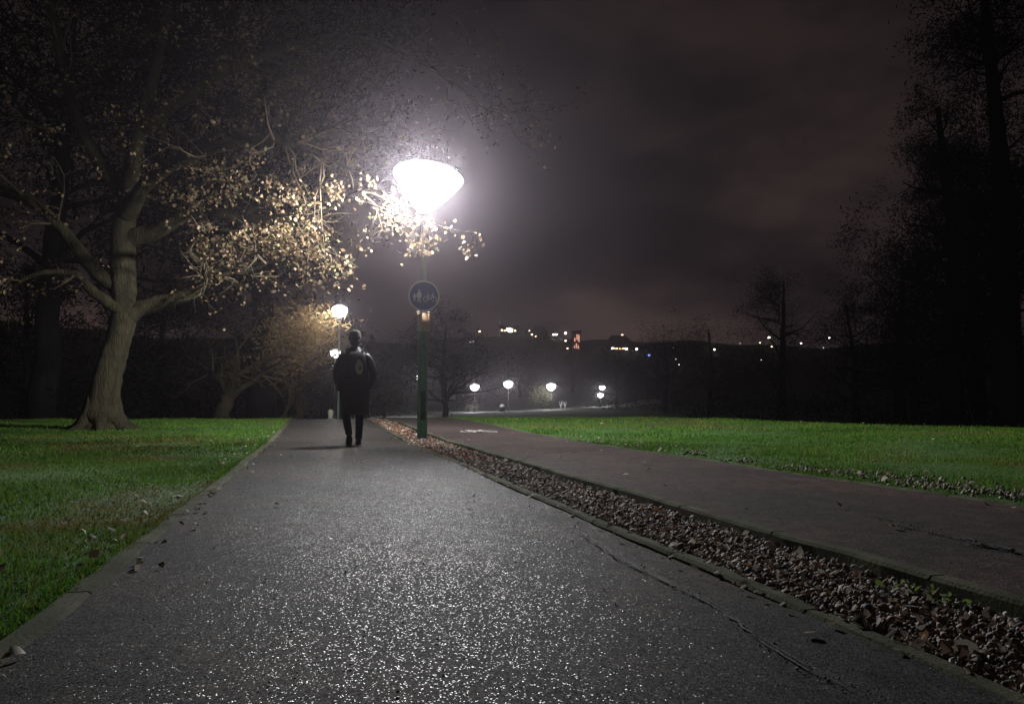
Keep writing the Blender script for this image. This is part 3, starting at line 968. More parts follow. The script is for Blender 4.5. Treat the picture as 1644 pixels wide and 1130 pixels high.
def oak():
    root = empty('oak_tree', on_ground(160, 17.0))
    W = Wood(4)
    G = tz(-4.3, 17.2)
    T = lambda px, py, d: at(px, py, d)
    # trunk with buttressed foot
    tr = [at(162, 702, 16.6), at(163, 680, 16.6), at(166, 640, 16.6), at(176, 590, 16.6), at(190, 545, 16.6), at(198, 505, 16.6), at(198, 450, 16.6), at(196, 395, 16.6), at(205, 320, 16.7), at(225, 210, 16.9), at(255, 90, 17.1), at(280, -60, 17.3)]
    rad = [0.54, 0.42, 0.33, 0.285, 0.265, 0.26, 0.25, 0.25, 0.2, 0.15, 0.1, 0.05]
    W.limb(tr, rad, 22, 6, 0.008)
    for a in range(7):                                  # root flare ridges
        an = a * 2 * pi / 7 + 0.4
        c = at(163, 690, 16.6)
        e = c + Vector((cos(an), sin(an), 0)) * 0.8; e.z = tz(e.x, e.y) - 0.05
        W.limb([c + Vector((cos(an) * 0.24, sin(an) * 0.24, 0.95)), c + Vector((cos(an) * 0.36, sin(an) * 0.36, 0.2)), e], [0.06, 0.14, 0.04], 10, 5, 0.01)
    lim = {
        'a': ([(200, 508, 16.6), (235, 492, 16.7), (290, 476, 16.7), (320, 458, 16.6), (345, 440, 16.5), (395, 434, 16.3), (440, 424, 15.9), (490, 405, 15.2), (535, 408, 14.6), (575, 430, 14.0)],
              [0.22, 0.17, 0.15, 0.145, 0.135, 0.11, 0.085, 0.05, 0.025, 0.01]),
        'b': ([(198, 430, 16.6), (205, 385, 16.6), (245, 376, 16.6), (285, 352, 16.5), (320, 335, 16.4), (390, 352, 16.2), (430, 354, 16.0), (480, 350, 15.7), (520, 336, 15.2), (560, 316, 14.7), (600, 300, 14.2), (625, 318, 13.8), (650, 333, 13.5)],
              [0.24, 0.2, 0.17, 0.14, 0.12, 0.115, 0.11, 0.10, 0.085, 0.06, 0.035, 0.022, 0.01]),
        'c': ([(200, 350, 16.6), (240, 290, 16.0), (310, 250, 15.2), (410, 225, 14.4), (480, 236, 14.2), (540, 262, 14.0), (590, 285, 13.8)],
              [0.18, 0.14, 0.12, 0.1, 0.06, 0.03, 0.01]),
        'd': ([(196, 470, 16.6), (150, 430, 16.4), (110, 380, 16.2), (60, 330, 15.9), (0, 300, 15.5), (-90, 290, 15)], [0.2, 0.15, 0.12, 0.1, 0.07, 0.03]),
        'e': ([(205, 330, 16.7), (150, 240, 16.0), (110, 150, 15.4), (90, 50, 15), (60, -80, 14.6)], [0.17, 0.13, 0.1, 0.07, 0.03]),
        'f': ([(225, 215, 16.9), (320, 140, 16.6), (420, 90, 16.4), (540, 60, 16.2), (660, 90, 16), (800, 190, 15.6)], [0.14, 0.11, 0.09, 0.07, 0.045, 0.015]),
        'g': ([(198, 500, 16.5), (150, 470, 16.1), (120, 440, 15.9), (60, 440, 15.6), (0, 470, 15.2)], [0.14, 0.11, 0.08, 0.05, 0.02]),
        'h': ([(560, 316, 14.7), (600, 330, 13.8), (640, 345, 13.1), (690, 357, 12.8), (730, 370, 12.7), (768, 376, 12.6)], [0.035, 0.022, 0.018, 0.014, 0.01, 0.005]),
        'i': ([(345, 440, 16.5), (300, 400, 16.2), (330, 375, 15), (400, 375, 14.6), (470, 385, 14.2), (520, 395, 13.9)], [0.08, 0.06, 0.05, 0.04, 0.025, 0.01]),
        'j': ([(390, 352, 16.2), (420, 320, 15.8), (435, 312, 15.6), (480, 290, 15.2)], [0.09, 0.075, 0.07, 0.02]),
    }
    grow_at = []
    for k, (pp, rr) in lim.items():
        P, R_ = W.limb([at(*p) for p in pp], rr, 12, 5, 0.03, W.mb if rr[0] > 0.05 else W.tw)
        grow_at.append((k, P, R_))
    r = W.r
    for k, P, R_ in grow_at:
        n = {'a': 16, 'b': 10, 'c': 12, 'd': 8, 'e': 12, 'f': 22, 'g': 4, 'h': 12, 'i': 14, 'j': 6}[k]
        for q in range(n):
            i = r.randint(int(len(P) * 0.3), int((len(P) - 2) * (0.8 if k in 'bc' else 1)))
            t = (P[i + 1] - P[i]).normalized()
            side = t.orthogonal(); side.rotate(Matrix.Rotation(r.uniform(0, 2 * pi), 3, t))
            dr = (t * 0.6 + side * 0.8)
            L = r.uniform(0.5, 1.3) if k not in 'hij' else r.uniform(0.25, 0.55)
            if k in 'cdef':
                L *= 1.5
            W.grow(P[i], dr, L, min(0.03, R_[i] * 0.5) + 0.004, 2 if k != 'h' else 1, 0.03, 0.8, 3, 0.3)
    # twigs of the drooping sprig by the lamp
    for q in range(6):
        s = at(668 + q * 3, 352, 12.75)
        W.tw.tube([s, s + Vector((r.gauss(0, .03), 0, -0.2)), s + Vector((r.gauss(0, .05), 0, -0.3 - 0.06 * q))], [0.007, 0.005, 0.003], 4, False)
    tips = [p for p, d in W.tips]
    P = []
    R2 = np.random.default_rng(8)
    for p in tips:
        c = at(0, 0, 1)
        k = R2.integers(0, 3)
        for _ in range(k):
            P.append(np.array(p) + R2.normal(0, 0.10, 3))

    def clump(px, py, d, sx, sy, n, sd=0.35):
        """ragged clump: many small sprays inside an ellipse of the crown"""
        m = max(3, n // 9)
        for _ in range(m):
            a = R2.uniform(0, 2 * pi); q = sqrt(R2.uniform(0, 1))
            c = np.array(at(px + sx * q * cos(a), py + sy * q * sin(a), d + R2.normal(0, sd)))
            for _ in range(9):
                P.append(c + R2.normal(0, 0.085, 3))
    clump(475, 392, 13.2, 50, 27, 470)
    clump(420, 388, 13.5, 42, 25, 260)
    clump(350, 395, 14.0, 55, 28, 220)
    clump(520, 440, 13.1, 55, 24, 150)
    clump(545, 305, 13.0, 55, 22, 70)
    clump(470, 315, 13.2, 70, 30, 120)
    clump(610, 335, 12.9, 45, 18, 50)
    clump(715, 372, 12.7, 40, 10, 36, 0.15)
    clump(672, 398, 12.7, 12, 7, 60, 0.08)
    clump(640, 355, 13.0, 30, 10, 50, 0.2)
    clump(830, 225, 15.4, 60, 30, 45)
    clump(660, 212, 15.9, 70, 15, 40)
    clump(300, 240, 15.3, 130, 70, 350, 0.9)
    clump(150, 260, 15.8, 150, 100, 380, 1.0)
    clump(420, 160, 14.8, 160, 60, 220, 0.8)
    clump(600, 90, 16, 180, 60, 140, 0.7)
    clump(250, 90, 15.5, 250, 90, 350, 1.2)
    clump(60, 120, 15.2, 120, 120, 250, 1.0)
    clump(100, 420, 15.6, 110, 60, 50, 0.6)
    clump(320, 300, 14.9, 90, 35, 420)
    to_local(root, W, P, 'oak', M['bark'], M['twig'], 0.05, 0.10, OAK_LEAF)
    tag(root, 'big spreading oak with withered leaves, its limbs reaching over to the blazing lamp', 'tree')
    return root


def shift(mb, loc):
    mb.v = [(x - loc[0], y - loc[1], z - loc[2]) for x, y, z in mb.v]


def to_local(root, W, P, seedname, bark, twig, s0, s1, pal, mat=None, slim=1.0):
    loc = tuple(root.location)
    shift(W.mb, loc)
    if W.tw is not W.mb:
        shift(W.tw, loc)
    W.mb.build('trunk', bark, root)
    if W.tw.v and W.tw is not W.mb:
        tw = W.tw.build('twigs', twig, root)
    if len(P):
        leaves_mesh('crown', np.array(P) - np.array(loc), s0, s1, pal, sum(map(ord, seedname)), mat or M['leaf'], root, slim)


oak()


def bare_tree(px, d, top, lean=0.0, trunk_r=0.3, seed=1, label='', kids=4, level=3, spread=0.75, crowns=(), pal=OAK_LEAF, leafsz=(0.05, 0.1), per_tip=0, split=0.3, limbs=(), droop=0.0, bark='darkbark', name='bare_tree', base_dz=-0.1, slim=1.0):
    """winter tree with its own fork, limbs and fine twigs; crowns adds leaf clumps (px, py, d, rx px, ry px, n)"""
    g = on_ground(px, d, base_dz)
    root = empty(name, g)
    W = Wood(seed); r = W.r
    if d > 40: W.tw = W.mb
    H = at(px, top, d).z - g.z
    fork = g + Vector((lean * H * 0.3, 0, H * split))
    W.limb([g, g + Vector((0, 0, 0.35)), g.lerp(fork, 0.6) + Vector((r.gauss(0, .05), 0, 0)), fork], [trunk_r * 1.5, trunk_r * 1.05, trunk_r * 0.9, trunk_r * 0.8], 12, 4, 0.02)
    for i in range(5):
        a = i * 2 * pi / 5 + r.uniform(-.4, .4)
        dr = Vector((cos(a) * spread + lean, sin(a) * spread, 1.0 if i else 1.6))
        W.grow(fork - Vector((0, 0, r.uniform(0, H * split * 0.35))), dr, H * r.uniform(0.38, 0.55), trunk_r * 0.55, level, droop, 0.8, kids, 0.16, 0.6)
    for pp, rr in limbs:
        P_, R_ = W.limb([at(*p) for p in pp], rr, 8, 4, 0.03)
        for q in range(10):
            i = r.randint(len(P_) // 3, len(P_) - 2)
            t = (P_[i + 1] - P_[i]).normalized()
            side = t.orthogonal(); side.rotate(Matrix.Rotation(r.uniform(0, 2 * pi), 3, t))
            W.grow(P_[i], t * 0.6 + side * 0.8, r.uniform(0.5, 1.2), R_[i] * 0.4, 1, 0, 0.8, 3, 0.25)
    R2 = np.random.default_rng(seed); P = []
    for p, dd in W.tips:
        for _ in range(per_tip):
            P.append(np.array(p) + R2.normal(0, leafsz[1] * 1.3, 3))
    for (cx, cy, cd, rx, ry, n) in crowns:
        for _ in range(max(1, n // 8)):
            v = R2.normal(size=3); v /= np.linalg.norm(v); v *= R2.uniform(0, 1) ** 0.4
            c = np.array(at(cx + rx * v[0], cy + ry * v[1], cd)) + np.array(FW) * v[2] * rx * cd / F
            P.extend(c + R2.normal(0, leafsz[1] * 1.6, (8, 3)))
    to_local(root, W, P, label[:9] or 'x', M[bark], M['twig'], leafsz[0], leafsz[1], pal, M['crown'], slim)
    tag(root, label, 'tree')
    return root


DARK_LEAF = [(0.006, 0.0075, 0.004), (0.008, 0.008, 0.005), (0.0045, 0.006, 0.0035), (0.009, 0.007, 0.0045)]  # night shade put into the leaf colours, near black
bare_tree(357, 28, 470, 0.15, 0.26, 31, 'bare tree with a thick forked trunk behind the lawn, second from the big oak', 4, 3, 0.8, split=0.26,
          limbs=[([(357, 640, 28), (385, 600, 28), (430, 578, 28.5), (470, 570, 29)], [0.12, 0.09, 0.05, 0.02])], bark='bark')
# tree with the orange lit clump
bare_tree(455, 31.5, 530, 0.25, 0.09, 32, 'small tree with an orange lit bushy crown beside the bright lamp', 4, 2, 0.7,
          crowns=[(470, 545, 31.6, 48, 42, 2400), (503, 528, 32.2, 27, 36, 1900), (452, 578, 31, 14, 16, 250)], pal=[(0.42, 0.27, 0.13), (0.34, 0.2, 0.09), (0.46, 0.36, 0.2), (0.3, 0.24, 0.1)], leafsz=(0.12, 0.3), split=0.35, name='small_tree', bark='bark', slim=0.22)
# leaning branchy tree towards the second lamp
bare_tree(466, 33, 600, 0.5, 0.12, 33, 'bare leaning tree whose long pale branch slants up to the lamp beside the walker', 3, 2, 0.6,
          limbs=[([(466, 650, 33), (485, 620, 33), (505, 598, 33.2), (525, 580, 33.4), (540, 569, 33.6)], [0.12, 0.10, 0.085, 0.06, 0.03])], split=0.2, bark='bark')
bare_tree(617, 76, 600, 0.0, 0.16, 34, 'small pale trunked tree between the walker and the sign lamp', 4, 3, 0.9, split=0.34, per_tip=2,
          crowns=[(640, 628, 77, 42, 14, 900)], pal=[(0.16, 0.17, 0.09), (0.2, 0.17, 0.1)], leafsz=(0.1, 0.2), bark='bark', name='small_tree')
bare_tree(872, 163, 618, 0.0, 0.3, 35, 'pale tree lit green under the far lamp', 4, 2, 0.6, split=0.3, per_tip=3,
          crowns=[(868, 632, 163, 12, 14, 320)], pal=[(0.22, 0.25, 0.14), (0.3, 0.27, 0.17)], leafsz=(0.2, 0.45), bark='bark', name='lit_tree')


def leafy(px, d, top, half, seed, label, n=2600, low=0.25, leaf=None, pal=DARK_LEAF, name='leafy_tree', g=None):
    """far or dark tree: trunk, limbs and an uneven crown of many small leaf sprays with gaps"""
    base = on_ground(px, d, -0.1)
    root = empty(name, base)
    W = Wood(seed); r = W.r; W.tw = W.mb
    H = at(px, top, d).z - base.z
    Wd = half * d / F
    tr = max(0.12, H * 0.022)
    W.limb([base, base + Vector((0, 0, H * 0.2)), base + Vector((r.gauss(0, .02) * H, 0, H * 0.45)), base + Vector((r.gauss(0, .03) * H, 0, H * 0.8))], [tr * 1.3, tr, tr * 0.7, tr * 0.2], 9, 3, 0.03)
    R2 = np.random.default_rng(seed)
    P = []
    trunk_top = H * 0.8
    for i in range(30 if n > 8000 else 22):
        zc = R2.uniform(max(0.14, low * 0.7), 0.86)
        a = R2.uniform(0, 2 * pi)
        env = sin(pi * min(1, max(0.1, (zc - low * 0.5 + 0.12) / 1.1) ** 0.7)) ** 0.7
        s0 = base + Vector((0, 0, H * zc * 0.9))
        W.grow(s0, Vector((cos(a), sin(a), r.uniform(0.15, 0.9))), Wd * env * r.uniform(0.6, 0.95), tr * 0.45 * (1.1 - zc), 2, -0.02, 0.75, 4, 0.2, 0.6)
    T = np.array([tuple(p) for p, _ in W.tips])
    T = T[np.linalg.norm(T[:, :2] - np.array([base.x, base.y]), axis=1) < Wd * 1.5]
    m = max(2, n // len(T))
    P = np.repeat(T, m, 0) + R2.normal(0, 1, (len(T) * m, 3)) * np.array([1, 1, 0.7]) * Wd * 0.075
    lf = leaf or max(0.12, Wd * 0.026)
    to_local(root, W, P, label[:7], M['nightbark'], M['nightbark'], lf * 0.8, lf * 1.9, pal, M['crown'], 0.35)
    tag(root, label, 'tree')
    return root


LEAFY = [
    (70, 25, -160, 330, 'huge dark tree filling the sky behind the crown of the big oak'),  # added, with the next one, to darken the sky behind the oak
    (420, 34, -120, 260, 'tall dark tree behind the lamp side of the big oak crown'),
    (1255, 72, 392, 85, 'tall dark tree with a ragged top, tallest in front of the dim sky'),
    (1140, 95, 492, 84, 'rounded dark tree next below the tall ragged one'),
    (1068, 120, 515, 72, 'low dark tree beside the rounded one, above the blue city light'),
    (990, 170, 548, 60, 'dark tree behind the two close far lamps'),
    (1375, 62, 438, 80, 'dark tree with a sloping top between the tall ragged tree and the giant one'),
    (1470, 50, 420, 95, 'dark bushy tree standing just before the giant tree'),
    (1445, 85, 330, 120, 'dark tree filling the gap behind the bushy tree before the giant one'),
    (1570, 72, 170, 170, 'dark tree filling the gap behind the giant tree'),
    (1530, 47, 30, 130, 'tall dark tree leaning out before the giant tree, taller than the bushy one'),
    (1620, 40, -260, 190, 'giant dark tree rising past the top of the picture at its edge'),
    (715, 58, 482, 95, 'broad dark tree behind the column of the blue sign'),
    (590, 75, 545, 70, 'dark tree behind the walker'),
    (835, 220, 565, 75, 'low dark tree behind the lamp over the crossing path'),
    (920, 230, 572, 55, 'low dark tree behind the pale lit tree'),
    (760, 215, 560, 50, 'dark tree behind the lamp with pale bushes'),
    (255, 34, 430, 100, 'dark tree behind the big oak trunk and the bare forked tree'),
    (40, 30, 380, 120, 'dark tree behind the lawn, farther out than the big oak'),
    (520, 60, 560, 60, 'dark tree behind the leaning branch'),
    (400, 40, 520, 70, 'dark tree behind the small orange lit tree'),
]
for i, (px, d, top, half, lab) in enumerate(LEAFY):
    leafy(px, d, top, half, 100 + i, lab, n=34000 if half > 120 else 13000 if half > 90 else 9000, low=0.42 if half > 200 else 0.03)

# dark hedge and bush line at the foot of the far wood
HEDGE = [(1030, 150, 622, 70), (1130, 84, 625, 75), (1230, 66, 628, 90), (1340, 55, 630, 95), (1460, 46, 630, 90), (1570, 40, 632, 90), (90, 30, 628, 80), (250, 36, 628, 85), (330, 45, 630, 60), (430, 60, 636, 60), (510, 66, 630, 40), (570, 80, 632, 50)]
HL = ['low dark bush beyond the two close far lamps', 'low dark bush under the rounded dark tree', 'low dark bush under the tall ragged tree', 'low dark bush under the sloping topped tree', 'low dark bush under the bushy tree before the giant one', 'low dark bush under the giant dark tree',
      'low dark bush behind the big oak, on its outer side', 'low dark bush between the big oak and the bare forked tree', 'low dark bush behind the bare forked tree', 'low dark bush behind the banded lamp column', 'low dark bush behind the young tree with the pale guard', 'low dark bush behind the walker']


def bush(px, d, top, half, seed, label, pal, n=1800, leaf=None, cat='bush'):
    base = on_ground(px, d, -0.05)
    root = empty('bush', base)
    H = at(px, top, d).z - base.z; Wd = half * d / F
    R2 = np.random.default_rng(seed)
    W = MB()
    P = []
    for i in range(26):
        a = R2.uniform(0, 2 * pi); q = sqrt(R2.uniform(0, 1))
        c = np.array([cos(a) * q * Wd, sin(a) * q * Wd * 0.6, H * R2.uniform(0.1, 0.9) * (1 - 0.5 * q * q)])
        W.tube([(c[0] * 0.3, c[1] * 0.3, 0), tuple(c * 0.6), tuple(c)], [0.03, 0.02, 0.008], 4, False)
        P.append(c + R2.normal(0, 1, (n // 26, 3)) * np.array([Wd * 0.2, Wd * 0.2, H * 0.13]))
    W.build('stems', M['darkbark'], root)
    P = np.concatenate(P); P[:, 2] = np.abs(P[:, 2])
    lf = leaf or max(0.08, H * 0.06)
    leaves_mesh('foliage', P, lf * 0.6, lf * 1.3, pal, seed, M['crown'], root)
    tag(root, label, cat)
    return root


for i, (h, lab) in enumerate(zip(HEDGE, HL)):
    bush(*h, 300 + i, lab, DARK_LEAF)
PALE = [(0.4, 0.4, 0.32), (0.5, 0.47, 0.38)]
bush(762, 127, 645, 6, 401, 'rounder and paler of the two bushes at the foot of a far lamp', PALE, 700, 0.12)
bush(752, 129, 648, 5, 402, 'smaller greyer bush at the foot of a far lamp', [(0.2, 0.2, 0.18)], 500, 0.12)
bush(945, 185, 648, 8, 403, 'low dark bush before the two close far lamps', DARK_LEAF, 500)
bush(962, 178, 649, 5, 404, 'smallest dark bush right under the two close far lamps', DARK_LEAF, 400)

# two thin pale saplings beyond the lit tree
for k, (px, lab) in enumerate([(900, 'thin pale forked sapling, nearer the far lit tree'), (907, 'thin pale forked sapling, farther from the lit tree')]):
    g = on_ground(px, 160, -0.05); root = empty('sapling', g)
    mb = MB()
    mb.tube([(0, 0, 0), (0.02, 0, 0.6), (-0.25, 0, 1.7)], [0.12, 0.1, 0.05], 6)
    mb.tube([(0.02, 0, 0.5), (0.28, 0.05, 1.2), (0.3, 0, 1.8)], [0.1, 0.08, 0.04], 6)
    mb.build('stem', M['white_paint'], root)
    tag(root, lab, 'sapling')

# young tree with a pale guard left of the walker
g = on_ground(531, 33, -0.05); root = empty('young_tree', g)
mb = MB(); mb.tube([(0, 0, 0), (0.01, 0, 0.8), (-0.02, 0, 1.6), (0.03, 0, 2.3)], [0.035, 0.03, 0.022, 0.01], 8); mb.build('trunk', M['bark'], root)
mb = MB(); mb.lathe([(0.07, 0.05), (0.09, 0.15), (0.11, 0.45), (0.13, 0.62), (0.07, 0.72)], n=14); mb.build('guard', M['plate_top'], root)
mb = MB()
rr = random.Random(3)
for i in range(14):
    z = rr.uniform(1.2, 2.2); a = rr.uniform(0, 2 * pi)
    mb.tube([(0, 0, z), (cos(a) * .2, sin(a) * .2, z + .2), (cos(a) * .35, sin(a) * .35, z + .5)], [0.008, 0.006, 0.003], 4, False)
mb.build('twigs', M['twig'], root)
tag(root, 'young tree with a pale guard round its stem, close beside the walker', 'tree')

# litter bin on the crossing path
g = on_ground(806, 133, 0.0); root = empty('litter_bin', g)
mb = MB(); mb.lathe([(0.42, 0.03), (0.45, 0.1), (0.45, 0.8), (0.42, 0.82)], n=18); mb.build('body', M['trouser'], root)
mb = MB(); mb.lathe([(0.44, 0.84), (0.46, 0.9), (0.40, 1.15), (0.2, 1.3), (0.02, 1.34)], n=18); mb.build('lid', M['patch'], root)
tag(root, 'small litter bin with pale lid standing on the far crossing path', 'litter bin')


# ------------------------------------------------------------------ the town on the far hill
def hill_point(px, py):
    """first point of the terrain along a view ray, far off"""
    dv = FW + RT * ((px - 822) / F) - UP * ((py - 565) / F)
    for d in np.arange(200, 440, 1.5):
        p = CAM + dv * d
        if p.z < tz(p.x, p.y):
            return p, d
    p = CAM + dv * 372
    return Vector((p.x, p.y, tz(p.x, p.y))), 372


def far_lamp(px, py, size, mat, label):
    p, d = hill_point(px, py + 9)
    top = at(px, py, d)
    gz = tz(p.x, p.y)
    root = empty('distant_lamp', (top.x, top.y, gz - 0.3))
    s = size * 0.78 * d / F * 0.5
    h = max(2.0, top.z - gz)
    mb = MB(); mb.tube([(0, 0, 0), (0, 0, h - s)], [0.16, 0.1], 6); mb.build('pole', M['roof'], root)
    mb = MB(); mb.lathe([(0.3 * s, -0.7 * s), (0.95 * s, -0.35 * s), (s, 0.1 * s), (0.6 * s, 0.6 * s), (0.1 * s, 0.75 * s)], (0, 0, h), 12); mb.build('lamp_head', M[mat], root)
    tag(root, label, 'distant lamp', 'lights of the far town')


FL = [
    (770, 531, 4, 'glow_warm', 'single far light on the hill crest left of the bright cluster'),
    (748, 549, 2.5, 'glow_dim', 'faint far light lowest of three behind the sign lamp'), (755, 548, 2.2, 'glow_dim', 'faint far light in the middle of three'), (760, 547, 2.2, 'glow_dim', 'faint far light nearest the crest of three'),
    (850, 530, 2.5, 'glow_warm', 'weak warm far light right of the bright cluster'), (854, 536, 4, 'glow_warm', 'warm far light just below the weak one by the bright cluster'),
    (889, 536, 4, 'glow_white', 'white far light, first of a pair beside the red tower'), (893, 536, 4.5, 'glow_white', 'white far light, second of a pair beside the red tower'),
    (908, 534, 5, 'glow_white', 'white far light above the red tower, highest there'), (908, 546, 4, 'glow_warm', 'warm far light halfway down beside the red tower'),
    (911, 558, 3, 'glow_warm', 'weak far light at the foot of the red tower'),
    (978, 549, 3.5, 'glow_white', 'white far light over the row of lit windows'), (999, 537, 4, 'glow_warm', 'warm far light on the crest above the row of lit windows'),
    (1022, 559, 4.5, 'glow_white', 'white far light at the end of the row of lit windows'), (1042, 569, 5, 'glow_blue', 'blue far light, the only strong blue one'), (1036, 563, 3, 'glow_dimblue', 'faint blue far light beside the strong blue one'),
    (1082, 557, 3, 'glow_dim', 'faint far light above two brighter ones right of the blue light'), (1085, 576, 3, 'glow_dim', 'far light in the middle of a falling line of three right of the blue'), (1091, 585, 3.5, 'glow_white', 'lowest white far light right of the blue one'),
    (1140, 557, 3.5, 'glow_white', 'white far light before the rounded dark tree'), (1147, 560, 4, 'glow_white', 'white far light just below its twin before the rounded tree'),
    (1188, 550, 2.2, 'glow_dim', 'faint far light between the rounded and the tall tree'),
    (1220, 549, 3, 'glow_warm', 'weak warm far light before the tall ragged tree'), (1235, 541, 5, 'glow_white', 'brightest far light before the tall ragged tree'), (1239, 555, 3.2, 'glow_warm', 'warm far light under the brightest before the tall tree'),
    (1286, 550, 3.5, 'glow_white', 'lone white far light right of the tall tree trunk'), (1331, 541, 3.8, 'glow_white', 'last bright far light before the sloping topped tree'), (1322, 557, 2, 'glow_dim', 'faint far light under the last bright one'),
    (1222, 577, 2.2, 'glow_dim', 'faint low far light under the tall tree'),
]
for px, py, s, m, lab in FL:
    far_lamp(px, py, s, m, lab)


def building(px, py_top, py_base, wpx, mat, wins, label, roof='flat', name='distant_building'):
    """far block with each lit window its own part; wins: (dx px, py, w px, h px, material)"""
    p, d = hill_point(px, py_base)
    gz = tz(p.x, p.y)
    s = d / F
    top = at(px, py_top, d).z - gz
    root = empty(name, (p.x, p.y, gz), -PS)
    w = wpx * s / 2
    mb = MB(); mb.box(-w, w, 0, w * 0.9 + 4, -2, top); mb.build('wall', M[mat], root, False)
    mb = MB()
    if roof == 'flat':
        mb.box(-w - .4, w + .4, -0.4, w * 0.9 + 4.4, top + 0.05, top + 0.9)
    else:
        mb.add([(-w - .5, -.5, top + .05), (w + .5, -.5, top + .05), (w + .5, w * .9 + 4.5, top + .05), (-w - .5, w * .9 + 4.5, top + .05), (-w * .6, w * .45 + 2, top + 4), (w * .6, w * .45 + 2, top + 4)],
               [(0, 1, 5, 4), (2, 3, 4, 5), (1, 2, 5), (3, 0, 4), (3, 2, 1, 0)])
    mb.build('roof', M['roof'], root, False)
    for dx, wy, ww, wh, wm in wins:
        zc = at(px, wy, d).z - gz
        mb = MB(); mb.box(dx * s - ww * s / 2, dx * s + ww * s / 2, -0.12, -0.02, zc - wh * s / 2, zc + wh * s / 2)
        mb.build('window', M[wm], root, False)
    tag(root, label, 'building', 'buildings of the far town')
    return root


building(818, 526.5, 540, 30, 'wall', [(-12, 530, 3, 2.5, 'win_warm'), (-7, 531, 3, 2, 'win_warm'), (-3, 529, 4, 4, 'win_white'), (0.8, 528, 3, 4, 'win_white'), (4, 530, 2.5, 4, 'win_white'), (9, 531, 3, 2, 'win_warm'), (1, 532.5, 6, 1.4, 'win_white')], 'brightest lit far building on the hill crest, a cluster of white windows')
building(926, 534, 566, 12, 'red_wall', [(-3, 545, 2, 6, 'win_red'), (0.5, 541, 2, 9, 'win_red'), (3.5, 543, 2, 12, 'win_red'), (-0.5, 555, 2, 8, 'win_red'), (2.5, 557, 1.6, 6, 'win_red'), (-3.5, 557, 1.6, 4, 'win_red')], 'tall narrow far block with dim red lit front')
building(995, 553, 566, 40, 'wall', [(-11, 559, 4.5, 2.4, 'win_white'), (-5, 559.5, 4, 1.8, 'win_warm'), (1, 559.5, 3.5, 1.6, 'win_warm'), (6, 559.5, 3, 1.8, 'win_warm'), (10.5, 560, 4, 2.2, 'win_white')], 'long low far building with a row of warm lit windows', 'hip')
building(866, 537, 545, 26, 'wall', [(-6, 540, 1.6, 1.4, 'win_warm')], 'dark far building on the crest between the bright cluster and the red tower', 'hip')
# faint mast
p, d = hill_point(803, 534)
root = empty('mast', (p.x, p.y, tz(p.x, p.y)))
mb = MB(); hh = at(803, 512, d).z - tz(p.x, p.y)
mb.tube([(0, 0, 0), (0, 0, hh * 0.6), (0, 0, hh)], [0.9, 0.6, 0.15], 6); mb.build('shaft', M['white_paint'], root)
mb = MB(); mb.lathe([(0.3, hh * .62), (1.3, hh * .63), (1.3, hh * .7), (0.3, hh * .71)], n=10); mb.build('platform', M['wall'], root)
tag(root, 'thin faint mast rising above the brightest far building', 'mast')


# ------------------------------------------------------------------ the walker
def skinned(name, chains, mat, parent, sub=1, root_first=True):
    """one continuous surface grown over chains of (x, y, z, radius); chains may start at an earlier named joint"""
    vs, es, rs, ids = [], [], [], {}
    for ch in chains:
        prev = None
        for j in ch:
            if isinstance(j, str):
                prev = ids[j]; continue
            nm = None
            if len(j) == 5:
                nm = j[4]
            vs.append(j[:3]); rs.append(j[3]); k = len(vs) - 1
            if nm: ids[nm] = k
            if prev is not None: es.append((prev, k))
            prev = k
    me = bpy.data.meshes.new(name)
    me.from_pydata(vs, es, [])
    me.materials.append(mat)
    o = bpy.data.objects.new(name, me); COL.objects.link(o); o.parent = parent
    md = o.modifiers.new('skin', 'SKIN'); md.use_smooth_shade = True
    sv = me.skin_vertices[0].data
    for i, r in enumerate(rs):
        rr = r if isinstance(r, tuple) else (r, r)
        sv[i].radius = rr
        sv[i].use_root = (i == 0)
    ss = o.modifiers.new('smooth', 'SUBSURF'); ss.levels = sub; ss.render_levels = sub
    return o


